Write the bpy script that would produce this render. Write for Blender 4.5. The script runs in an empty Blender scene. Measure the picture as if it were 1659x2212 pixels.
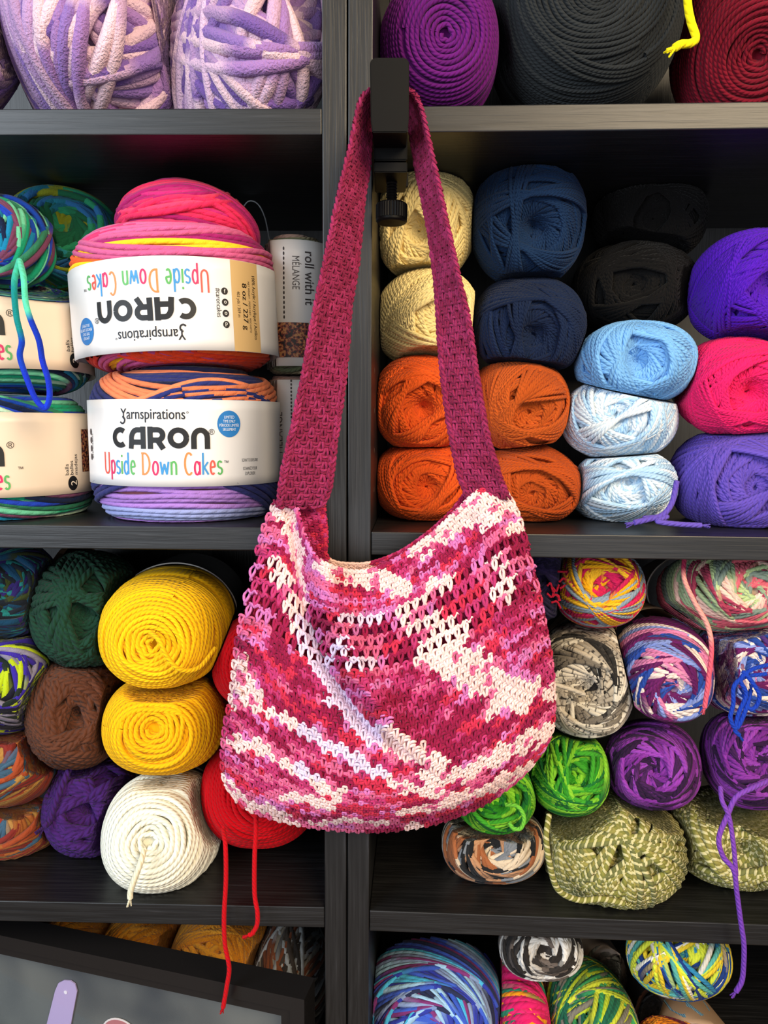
import bpy, bmesh, math, random
import numpy as np
from mathutils import Vector, Matrix

SC = bpy.context.scene
COL = SC.collection

# ------------------------------------------------------------------ camera
W, H, F = 1659.0, 2212.0, 1600.0
D, ZC = 0.57, 1.30
PITCH, ROLL = math.radians(6.8), 0.0065
V3 = lambda *a: np.array(a, float)
CAM = V3(0, -D, ZC)
FV = V3(0, math.cos(PITCH), -math.sin(PITCH))
U0 = V3(0, math.sin(PITCH), math.cos(PITCH))
X0 = V3(1, 0, 0)
RV = math.cos(ROLL) * X0 + math.sin(ROLL) * U0
UV_ = -math.sin(ROLL) * X0 + math.cos(ROLL) * U0
cd = bpy.data.cameras.new('camera')
cam = bpy.data.objects.new('camera', cd); COL.objects.link(cam)
cd.sensor_fit = 'VERTICAL'; cd.sensor_height = 36.0; cd.lens = 36.0 * F / H
cd.clip_start = 0.01; cd.clip_end = 50
M = Matrix.Identity(4)
for i in range(3):
    M[i][0], M[i][1], M[i][2], M[i][3] = RV[i], UV_[i], -FV[i], CAM[i]
cam.matrix_world = M
SC.camera = cam

# ------------------------------------------------------------------ light
SC.view_settings.view_transform = 'Standard'
SC.view_settings.look = 'None'
SC.view_settings.exposure = 0.12
SC.view_settings.gamma = 1.0
world = bpy.data.worlds.new('room_light'); SC.world = world
world.use_nodes = True
bg = world.node_tree.nodes['Background']
bg.inputs[0].default_value = (0.80, 0.86, 1.0, 1); bg.inputs[1].default_value = 0.16

def area(name, loc, target, size, size_y, power, color):
    l = bpy.data.lights.new(name, 'AREA'); l.shape = 'RECTANGLE'
    l.size, l.size_y, l.energy, l.color = size, size_y, power, color
    o = bpy.data.objects.new(name, l); COL.objects.link(o)
    o.location = loc
    o.rotation_euler = (Vector(target) - Vector(loc)).to_track_quat('-Z', 'Y').to_euler()
    return o
area('window_daylight', (-1.25, -1.25, 1.75), (0, 0, 1.15), 1.0, 1.3, 33, (0.80, 0.90, 1.0))
area('ceiling_lamp', (0.70, -1.25, 2.12), (0.05, 0, 1.2), 0.9, 0.7, 34, (1.0, 0.80, 0.54))
area('front_fill', (0.2, -2.2, 0.9), (0, 0, 1.0), 2.0, 1.4, 13, (0.93, 0.95, 1.0))  # unseen fill lamp, added low in front to brighten the lower half

# ------------------------------------------------------------------ projection helpers
def at(px, py, Y):
    r = FV + (px - W / 2) / F * RV - (py - H / 2) / F * UV_
    return CAM + r * ((Y + D) / r[1])
def proj(P):
    q = np.asarray(P) - CAM
    dz = q @ FV
    return W / 2 + F * (q @ RV) / dz, H / 2 - F * (q @ UV_) / dz, dz
XS = at(750, 916, 0)[0]
TL, TR = math.tan(math.radians(1.2)), math.tan(math.radians(2.6))
def yfront(x):
    return -(TR if x > XS else TL) * (x - XS)
def atf(px, py, d):
    p = at(px, py, d)
    for _ in range(3):
        p = at(px, py, d + yfront(p[0]))
    return p

def lin(c):
    c = np.asarray(c, float) / 255.0
    return np.where(c <= 0.04045, c / 12.92, ((c + 0.055) / 1.055) ** 2.4)

# ------------------------------------------------------------------ mesh helpers
class MB:
    """collects quads / triangles with colour and uv, links ONE mesh object"""
    def __init__(s):
        s.v, s.c, s.f, s.uv, s.n = [], [], [], [], 0
        s.pv = []   # polygons lists
    def add(s, v, f, c=None, uv=None):
        v = np.asarray(v, float).reshape(-1, 3); f = np.asarray(f, int)
        if c is None: c = np.ones((len(v), 3))
        c = np.broadcast_to(np.asarray(c, float), (len(v), 3))
        if uv is None: uv = np.zeros((f.shape[0], f.shape[1], 2))
        s.v.append(v); s.c.append(c); s.f.append(f + s.n); s.uv.append(uv); s.n += len(v)
    def build(s, name, mat, parent=None, smooth=True, origin=None):
        v = np.concatenate(s.v); c = np.concatenate(s.c)
        o = np.zeros(3) if origin is None else np.asarray(origin, float)
        me = bpy.data.meshes.new(name)
        loops = np.concatenate([f.reshape(-1) for f in s.f])
        tot = np.concatenate([np.full(len(f), f.shape[1]) for f in s.f])
        uv = np.concatenate([u.reshape(-1, 2) for u in s.uv])
        start = np.concatenate([[0], np.cumsum(tot)[:-1]])
        me.vertices.add(len(v)); me.vertices.foreach_set('co', (v - o).astype(np.float32).ravel())
        me.loops.add(len(loops)); me.loops.foreach_set('vertex_index', loops.astype(np.int32))
        me.polygons.add(len(tot))
        me.polygons.foreach_set('loop_start', start.astype(np.int32))
        me.polygons.foreach_set('loop_total', tot.astype(np.int32))
        me.polygons.foreach_set('use_smooth', np.full(len(tot), smooth))
        me.update(calc_edges=True)
        ul = me.uv_layers.new(name='UVMap'); ul.data.foreach_set('uv', uv.astype(np.float32).ravel())
        a = me.color_attributes.new('Col', 'FLOAT_COLOR', 'POINT')
        a.data.foreach_set('color', np.concatenate([c, np.ones((len(c), 1))], 1).astype(np.float32).ravel())
        me.materials.append(mat)
        ob = bpy.data.objects.new(name, me); COL.objects.link(ob)
        ob.location = o
        if parent is not None:
            ob.parent = parent
            ob.location = to_local(parent, o)
        return ob

def to_local(parent, p):
    m = Matrix.Identity(4); q = parent
    while q is not None:
        m = Matrix.LocRotScale(q.location, q.rotation_euler, None) @ m; q = q.parent
    return m.inverted() @ Vector(p)
def nrm(a):
    return a / np.maximum(np.linalg.norm(a, axis=-1, keepdims=True), 1e-12)

def tubes(mb, P, N, rad, S=6, closed=False, col=None, mask=None, flat=1.0, caps=False):
    P = np.asarray(P, float); n, K = P.shape[:2]
    rad = np.broadcast_to(np.asarray(rad, float), (n, K))
    if closed:
        T = np.roll(P, -1, 1) - np.roll(P, 1, 1)
    else:
        T = np.gradient(P, axis=1)
    T = nrm(T); B = nrm(np.cross(T, N)); N2 = np.cross(B, T)
    ph = np.arange(S) / S * 2 * math.pi
    v = P[:, :, None, :] + rad[:, :, None, None] * (np.cos(ph)[None, None, :, None] * N2[:, :, None, :] * flat + np.sin(ph)[None, None, :, None] * B[:, :, None, :])
    c = np.ones((n, K, 3)) if col is None else np.broadcast_to(col, (n, K, 3))
    c = np.repeat(c[:, :, None, :], S, 2)
    seg = K if closed else K - 1
    i = np.arange(n)[:, None, None]; k = np.arange(seg)[None, :, None]; j = np.arange(S)[None, None, :]
    k2 = (k + 1) % K; j2 = (j + 1) % S
    idx = lambda a, b: (i * K + a) * S + b
    f = np.stack([idx(k, j), idx(k, j2), idx(k2, j2), idx(k2, j)], -1)
    L = np.linalg.norm(np.diff(P, axis=1), axis=-1)
    if closed: L = np.concatenate([L, np.linalg.norm(P[:, :1] - P[:, -1:], axis=-1)], 1)
    cu = np.concatenate([np.zeros((n, 1)), np.cumsum(L, 1)], 1) / (2 * rad.mean())
    u0 = np.broadcast_to(cu[:, :seg, None], (n, seg, S)); u1 = np.broadcast_to(cu[:, 1:seg + 1, None], (n, seg, S))
    v0 = np.broadcast_to(j / S, (n, seg, S)); v1 = v0 + 1.0 / S
    uv = np.stack([np.stack([u0, v0], -1), np.stack([u0, v1], -1), np.stack([u1, v1], -1), np.stack([u1, v0], -1)], 3)
    f = np.broadcast_to(f, (n, seg, S, 4)).reshape(-1, 4); uv = uv.reshape(-1, 4, 2)
    v = v.reshape(-1, 3); c = c.reshape(-1, 3)
    if mask is not None:
        m = np.repeat(mask[:, :seg, None], S, 2).reshape(-1)
        f, uv = f[m], uv[m]
        used, inv = np.unique(f, return_inverse=True)
        v, c, f = v[used], c[used], inv.reshape(f.shape)
    mb.add(v, f, c, uv)
    if caps and not closed:
        vv = v.reshape(n, K, S, 3); cc = c.reshape(n, K, S, 3)
        for q in range(n):
            for e, sg in ((0, -1), (K - 1, 1)):
                ctr = P[q, e] + T[q, e] * sg * rad[q, e] * 0.6
                vs = np.concatenate([vv[q, e], ctr[None]])
                tr = [[j_, (j_ + 1) % S, S] for j_ in range(S)]
                mb.add(vs, np.array(tr), cc[q, e, 0])

def smooth_path(pts, n=60):
    """Catmull-Rom through points (any dimension)"""
    p = np.asarray(pts, float)
    p = np.concatenate([[2 * p[0] - p[1]], p, [2 * p[-1] - p[-2]]])
    m = len(p) - 3
    t = np.linspace(0, m - 1e-6, n); i = t.astype(int); f = (t - i)[:, None]
    a, b, c, d = p[i], p[i + 1], p[i + 2], p[i + 3]
    return 0.5 * (2 * b + (c - a) * f + (2 * a - 5 * b + 4 * c - d) * f ** 2 + (3 * b - a - 3 * c + d) * f ** 3)
def resample(pts, n, dense=400):
    q = smooth_path(pts, dense)
    s = np.concatenate([[0], np.cumsum(np.linalg.norm(np.diff(q, axis=0), axis=1))])
    t = np.linspace(0, s[-1], n)
    return np.stack([np.interp(t, s, q[:, k]) for k in range(q.shape[1])], 1)

# ------------------------------------------------------------------ materials
def newmat(name):
    m = bpy.data.materials.new(name); m.use_nodes = True
    nt = m.node_tree; b = nt.nodes['Principled BSDF']
    return m, nt, b
def math_node(nt, op, a, b=None):
    n = nt.nodes.new('ShaderNodeMath'); n.operation = op
    for k, x in enumerate((a, b)):
        if x is None: continue
        if isinstance(x, (int, float)): n.inputs[k].default_value = x
        else: nt.links.new(x, n.inputs[k])
    return n.outputs[0]
def mat_yarn(name, plies=3, pitch=0.33, bump=0.7, fuzz=0.3, rough=0.9, sheen=0.04, marl=None, nscale=900, dist=0.0008):
    m, nt, b = newmat(name)
    at_ = nt.nodes.new('ShaderNodeAttribute'); at_.attribute_name = 'Col'
    uv = nt.nodes.new('ShaderNodeUVMap'); uv.uv_map = 'UVMap'
    sep = nt.nodes.new('ShaderNodeSeparateXYZ'); nt.links.new(uv.outputs[0], sep.inputs[0])
    ph = math_node(nt, 'ADD', math_node(nt, 'MULTIPLY', sep.outputs[1], float(plies)), math_node(nt, 'MULTIPLY', sep.outputs[0], plies * pitch))
    h = math_node(nt, 'ABSOLUTE', math_node(nt, 'SINE', math_node(nt, 'MULTIPLY', ph, math.pi)))
    no = nt.nodes.new('ShaderNodeTexNoise'); no.inputs['Scale'].default_value = nscale; no.inputs['Detail'].default_value = 3
    tc = nt.nodes.new('ShaderNodeTexCoord'); nt.links.new(tc.outputs['Object'], no.inputs['Vector'])
    hh = math_node(nt, 'ADD', math_node(nt, 'MULTIPLY', h, bump), math_node(nt, 'MULTIPLY', no.outputs[0], fuzz))
    bp = nt.nodes.new('ShaderNodeBump'); bp.inputs['Strength'].default_value = 0.9; bp.inputs['Distance'].default_value = dist
    nt.links.new(hh, bp.inputs['Height']); nt.links.new(bp.outputs[0], b.inputs['Normal'])
    src = at_.outputs['Color']
    if marl is not None:
        st = math_node(nt, 'GREATER_THAN', math_node(nt, 'SINE', math_node(nt, 'MULTIPLY', math_node(nt, 'ADD', sep.outputs[1], math_node(nt, 'MULTIPLY', sep.outputs[0], pitch)), 2 * math.pi)), 0.5)
        mx = nt.nodes.new('ShaderNodeMixRGB'); nt.links.new(st, mx.inputs[0]); nt.links.new(src, mx.inputs[1])
        mx.inputs[2].default_value = (*lin(marl), 1); src = mx.outputs[0]
    nt.links.new(src, b.inputs['Base Color'])
    b.inputs['Roughness'].default_value = rough
    b.inputs['Specular IOR Level'].default_value = 0.12
    b.inputs['Sheen Weight'].default_value = sheen; b.inputs['Sheen Roughness'].default_value = 0.5
    return m
YARN = mat_yarn('twisted_yarn')
SOFT = mat_yarn('soft_roving_yarn', plies=2, pitch=0.25, bump=0.5, fuzz=0.7, sheen=0.08)
BULKY = mat_yarn('bulky_twisted_yarn', plies=3, pitch=0.36, bump=0.8, fuzz=0.3, nscale=600, dist=0.0022)
CHEN = mat_yarn('chenille_yarn', plies=1, pitch=0.2, bump=0.0, fuzz=1.6, sheen=0.15, nscale=520, dist=0.0016)
COTTON = mat_yarn('cotton_crochet_yarn', plies=5, pitch=0.13, bump=0.6, fuzz=0.15, sheen=0.05, dist=0.00045)
MARL = mat_yarn('marled_olive_yarn', plies=2, pitch=0.85, bump=0.7, fuzz=0.3, marl=(196, 188, 140))

def mat_plain(name, c, rough=0.5, spec=0.5, metal=0.0, coat=0.0):
    m, nt, b = newmat(name)
    no = nt.nodes.new('ShaderNodeTexNoise'); no.inputs['Scale'].default_value = 60
    rp = nt.nodes.new('ShaderNodeMapRange'); rp.inputs[3].default_value = max(rough - .05, 0); rp.inputs[4].default_value = min(rough + .05, 1)
    nt.links.new(no.outputs[0], rp.inputs[0]); nt.links.new(rp.outputs[0], b.inputs['Roughness'])
    b.inputs['Base Color'].default_value = (*lin(c), 1)
    b.inputs['Specular IOR Level'].default_value = spec; b.inputs['Metallic'].default_value = metal
    b.inputs['Coat Weight'].default_value = coat
    return m
def mat_paper(name, c, rough=0.38):
    m, nt, b = newmat(name)
    no = nt.nodes.new('ShaderNodeTexNoise'); no.inputs['Scale'].default_value = 22; no.inputs['Detail'].default_value = 2
    tc = nt.nodes.new('ShaderNodeTexCoord'); nt.links.new(tc.outputs['Object'], no.inputs['Vector'])
    bp = nt.nodes.new('ShaderNodeBump'); bp.inputs['Strength'].default_value = 0.35; bp.inputs['Distance'].default_value = 0.003
    nt.links.new(no.outputs[0], bp.inputs['Height']); nt.links.new(bp.outputs[0], b.inputs['Normal'])
    b.inputs['Base Color'].default_value = (*lin(c), 1); b.inputs['Roughness'].default_value = rough
    return m
WHITE = mat_paper('white_label_paper', (226, 224, 223))
CREAMP = mat_paper('cream_label_paper', (226, 205, 180))
TANP = mat_paper('tan_label_paper', (205, 170, 115))
GREYP = mat_paper('grey_label_paper', (196, 190, 184))
BEIGEP = mat_paper('beige_label_paper', (170, 140, 112))
DARKP = mat_paper('dark_label_paper', (24, 20, 20), 0.3)
INK = {}
def ink(c):
    k = tuple(c)
    if k not in INK: INK[k] = mat_plain('printed_ink_%d' % len(INK), c, 0.5, 0.3)
    return INK[k]
BLACKM = mat_plain('black_painted_metal', (6, 6, 7), 0.5, 0.12)
STEEL = mat_plain('steel', (190, 190, 188), 0.3, 0.5, 1.0)

def mat_wood(name, axis):
    m, nt, b = newmat(name)
    tc = nt.nodes.new('ShaderNodeTexCoord')
    mp = nt.nodes.new('ShaderNodeMapping')
    sc = [420.0, 420.0, 420.0]; sc[axis] = 14.0
    mp.inputs['Scale'].default_value = sc
    nt.links.new(tc.outputs['Object'], mp.inputs['Vector'])
    no = nt.nodes.new('ShaderNodeTexNoise'); no.inputs['Scale'].default_value = 1.0; no.inputs['Detail'].default_value = 5; no.inputs['Distortion'].default_value = 0.6
    nt.links.new(mp.outputs[0], no.inputs['Vector'])
    cr = nt.nodes.new('ShaderNodeValToRGB')
    e = cr.color_ramp.elements
    e[0].position, e[0].color = 0.42, (*lin((14, 14, 15)), 1)
    e[1].position, e[1].color = 0.66, (*lin((30, 30, 31)), 1)
    x = e.new(0.8); x.color = (*lin((52, 52, 56)), 1)
    nt.links.new(no.outputs[0], cr.inputs[0]); nt.links.new(cr.outputs[0], b.inputs['Base Color'])
    bp = nt.nodes.new('ShaderNodeBump'); bp.inputs['Strength'].default_value = 0.35; bp.inputs['Distance'].default_value = 0.0008
    nt.links.new(no.outputs[0], bp.inputs['Height']); nt.links.new(bp.outputs[0], b.inputs['Normal'])
    b.inputs['Roughness'].default_value = 0.42; b.inputs['Specular IOR Level'].default_value = 0.55
    return m
WOODH, WOODV = mat_wood('black_brown_wood_along', 0), mat_wood('black_brown_wood_upright', 2)

# ------------------------------------------------------------------ naming helpers
def tag(o, label, cat, group=None):
    o['label'] = label; o['category'] = cat
    if group: o['group'] = group
    return o
def empty(name, loc):
    o = bpy.data.objects.new(name, None); COL.objects.link(o); o.location = Vector(loc); o.empty_display_size = 0.02
    return o
def box(name, lo, hi, mat, parent=None, bevel=0.0008, rot=None):
    bm = bmesh.new()
    c = [(a + b) / 2 for a, b in zip(lo, hi)]
    bmesh.ops.create_cube(bm, size=1)
    for v in bm.verts:
        for k in range(3): v.co[k] *= hi[k] - lo[k]
    if bevel: bmesh.ops.bevel(bm, geom=bm.edges[:], offset=bevel, segments=2, affect='EDGES', profile=0.5)
    me = bpy.data.meshes.new(name); bm.to_mesh(me); bm.free(); me.materials.append(mat)
    o = bpy.data.objects.new(name, me); COL.objects.link(o); o.location = c
    if parent: o.parent = parent
    return o

# ------------------------------------------------------------------ bookcases
XA, XB1 = at(698, 916, 0)[0], at(748.5, 916, 0)[0]
XB2, XC = at(751.5, 916, 0)[0], at(802, 916, 0)[0]
DEP, BW = 0.28, 0.80
zf = lambda px, py: at(px, py, 0)[2]
def bookcase(name, label, x_in, sgn, tilt, shelves, panel_w):
    """x_in: outer face of the panel at the seam; sgn=-1 extends left"""
    root = empty(name, (XS, 0, 0)); root.rotation_euler.z = -math.atan(tilt)
    tag(root, label, 'bookcase', 'pair of black-brown bookcases')
    def b(nm, x0, x1, y0, y1, z0, z1, mat):
        x0, x1 = sorted((x0, x1))
        return box(nm, (x0 - XS, y0, z0), (x1 - XS, y1, z1), mat, root)
    far = x_in + sgn * BW
    b('side_panel', x_in, x_in + sgn * panel_w, 0, DEP, 0.0, 2.02, WOODV)
    b('side_panel', far, far - sgn * 0.018, 0, DEP, 0.0, 2.02, WOODV)
    i0, i1 = x_in + sgn * panel_w, far - sgn * 0.018
    b('back_panel', i0, i1, DEP - 0.006, DEP, 0.0, 2.02, WOODV)
    b('top_board', i0, i1, 0.0, DEP - 0.006, 2.0, 2.02, WOODH)
    for z1, th in shelves:
        b('shelf', i0 + sgn * 0.0004, i1 - sgn * 0.0004, 0.0008, DEP - 0.0065, z1 - th, z1, WOODH)
    b('plinth', i0, i1, 0.01, 0.028, 0.0, 0.06, WOODH)
    return root
TH = 0.0183
zl = [zf(690, 232), zf(690, 1141), zf(695, 1962)]
zr = [zf(810, 230), zf(810, 1149), zf(800, 1967)]
ZL4, ZR4 = zl[2] - 0.20, zr[2] - 0.18
bl = bookcase('bookcase', 'black-brown wood bookcase on the left, its right side panel beside the hanging bag', XB1, -1, TL,
              [(z, TH) for z in zl] + [(ZL4, TH), (zl[0] + .36, TH)], XB1 - XA)
br = bookcase('bookcase', 'black-brown wood bookcase on the right, with the clamp hook on its shelf', XB2, 1, TR,
              [(z, TH) for z in zr] + [(ZR4, TH), (zr[0] + .36, TH)], XC - XB2)
def pin(px, py, d, par, vec):
    p = atf(px, py, d)
    mb = MB()
    q = np.linspace(-0.006, 0.006, 4)[:, None] * np.array(vec)[None] + p
    tubes(mb, q[None], np.broadcast_to(V3(0, 0, 1), (1, 4, 3)), 0.0022, 8, caps=True, col=V3(.6, .6, .6))
    o = mb.build('shelf_pin', STEEL, par, origin=p)
    o['label'] = 'small bright steel shelf pin'
pin(690, 325, 0.05, bl, (1, 0, 0)); pin(1606, 453, 0.225, br, (1, 0, 0))
# small drilled pin holes down the inner face of the right bookcase's panel
hm = mat_plain('raw_hole_rim', (120, 105, 90), .7)
for k in range(9):
    mbh = MB()
    z = zr[1] + 0.03 + k * 0.032
    ph = np.arange(10) / 10 * 2 * math.pi
    c0 = V3(XC - XS + 0.0003, 0.035, z)
    ring = c0 + 0.0022 * np.stack([0 * ph, np.cos(ph), np.sin(ph)], 1)
    mbh.add(np.concatenate([ring, [c0]]), np.array([[j, (j + 1) % 10, 10] for j in range(10)]), lin((120, 105, 90)))
    o = mbh.build('pin_hole', hm, None); o.parent = br

# setting: floor and the wall behind
fl = box('floor', (-1.6, -3, -0.05), (1.6, 0.6, 0.0), mat_plain('floor_oak', (120, 96, 72), .5), None, 0); fl['kind'] = 'structure'
wl = box('wall_back', (-1.6, 0.33, 0.0), (1.6, 0.40, 2.6), mat_plain('wall_paint', (205, 203, 198), .8), None, 0); wl['kind'] = 'structure'

# ------------------------------------------------------------------ yarn balls
def pal(cols, run=None, heather=None, jit=0.07, zones=None):
    return dict(c=[lin(c) for c in cols], run=run, heather=heather, jit=jit, zones=zones)
def strand_colors(P, p, rng):
    n, K = P.shape[:2]
    L = np.linalg.norm(np.diff(P, axis=1), axis=-1); L = np.concatenate([np.zeros((n, 1)), np.cumsum(L, 1)], 1)
    base = np.concatenate([[0], np.cumsum(L[:, -1])[:-1]])
    s = L + base[:, None]
    C = np.array(p['c'])
    if p['zones'] is not None:
        col = np.zeros((n, K, 3))
        half = n // 2; grp = 0; cur = None
        for k in range(n):
            fr = ((k % half) + .5) / half
            if grp <= 0 or k == half:
                grp = rng.integers(3, 7)
                z = [q for q in p['zones'] if q[0] <= fr < q[1]] or [p['zones'][-1]]
                cand = [q for q in z[0][2] if q != cur] or z[0][2]
                cur = cand[rng.integers(len(cand))]
            grp -= 1; col[k] = lin(cur)
    elif p['run'] is None:
        col = np.broadcast_to(C[0], (n, K, 3)).copy()
    else:
        tot = s.max() + p['run'] * 3
        seg = p['run'] * rng.uniform(0.5, 1.5, int(tot / (p['run'] * 0.5)) + 4)
        bnd = np.cumsum(seg)
        order = []
        for _ in range(len(seg) // len(C) + 2): order += list(rng.permutation(len(C)))
        order = np.array(order)
        i = np.searchsorted(bnd, s)
        col = C[order[i]]
        nxt = C[order[i + 1]]
        bl_ = np.clip(1 - (bnd[np.minimum(i, len(bnd) - 1)] - s) / (p['run'] * 0.12), 0, 1)[..., None]
        col = col * (1 - bl_ * .5) + nxt * bl_ * .5
    if p['heather'] is not None:
        hc, amt = p['heather']
        m = (rng.random((n, K)) < amt)[..., None]
        col = np.where(m, lin(hc), col)
    col = col * (1 + rng.normal(0, p['jit'], (n, 1, 1)))
    return np.clip(col, 0, 1)

class Shape:
    pass
def fit(bbox, d, ry, axis, n, dimple, sig, pole=None):
    s = Shape(); s.n = n; s.ry = ry; s.m = 2.0 if (axis is not None) else 2.25; s.dim = dimple; s.sig = sig
    if axis is None:
        cpx, cpy = (bbox[0] + bbox[2]) / 2, (bbox[1] + bbox[3]) / 2
        rd = nrm(at(cpx, cpy, 0.1) - CAM); r_ = nrm(RV - (RV @ rd) * rd); u_ = np.cross(r_, rd)
        ox, oy = pole; axis = ox * r_ + oy * u_ - math.sqrt(max(.05, 1 - ox * ox - oy * oy)) * rd
    e3 = nrm(np.array(axis, float)); s.e3 = e3
    s.vert = abs(e3[2]) > 0.7
    e1 = nrm(X0 - (X0 @ e3) * e3); s.e1 = e1; s.e2 = np.cross(e3, e1)
    x0, y0, x1, y1 = bbox
    th = np.linspace(0, math.pi, 25)[:, None]; ph = np.linspace(0, 2 * math.pi, 49)[None, :]
    dirs = np.stack([np.sin(th) * np.cos(ph), np.sin(th) * np.sin(ph), np.cos(th) + 0 * ph], -1).reshape(-1, 3)
    C = atf((x0 + x1) / 2, (y0 + y1) / 2, d + ry)
    dz = (C - CAM) @ FV
    if s.vert: s.rx, s.rz, s.ry = (x1 - x0) / 2 * dz / F, (x1 - x0) / 2 * dz / F * (ry or 1.0), (y1 - y0) / 2 * dz / F
    else: s.rx, s.rz = (x1 - x0) / 2 * dz / F, (y1 - y0) / 2 * dz / F
    s.C = C
    for it in range(24):
        p = s.C + local(s, dirs)
        u, v, z = proj(p)
        bx = (u.min(), v.min(), u.max(), v.max())
        kx = np.clip((x1 - x0) / (bx[2] - bx[0]), .8, 1.25) ** .7; ky = np.clip((y1 - y0) / (bx[3] - bx[1]), .8, 1.25) ** .7
        if s.vert:
            s.rz *= kx; s.rx *= kx; s.ry *= ky
        else:
            s.rx *= kx; s.rz = np.clip(s.rz * ky, s.rx * .5, s.rx * 2.2); s.ry = min(s.ry, ry)
        p = s.C + local(s, dirs); u, v, z = proj(p)
        du = (x0 + x1 - u.min() - u.max()) / 2; dv = (y0 + y1 - v.min() - v.max()) / 2
        dz = (s.C - CAM) @ FV
        s.C = s.C + RV * du * dz / F - UV_ * dv * dz / F
        p = s.C + local(s, dirs)
        tgt = d + yfront(s.C[0])
        s.C = s.C + (tgt - p[:, 1].min()) * nrm(s.C - CAM) / nrm(s.C - CAM)[1]
    s.dz = (s.C - CAM) @ FV - min(s.rx, s.rz)
    return s
def rad_of(s, d):
    n = s.n
    m = s.m
    q = ((np.abs(d[..., 0] / s.rx) ** m + np.abs(d[..., 1] / s.rz) ** m) ** (n / m) + np.abs(d[..., 2] / s.ry) ** n) ** (-1.0 / n)
    if s.dim:
        a = np.arccos(np.clip(d[..., 2], -1, 1))
        q = q * (1 - s.dim * np.exp(-(a / s.sig) ** 2))
    return q
def local(s, d, off=0.0):
    p = d * (rad_of(s, d) + off)[..., None] if not np.isscalar(off) else d * (rad_of(s, d) + off)[..., None]
    return p[..., 0:1] * s.e1 + p[..., 1:2] * s.e2 + p[..., 2:3] * s.e3

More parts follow.
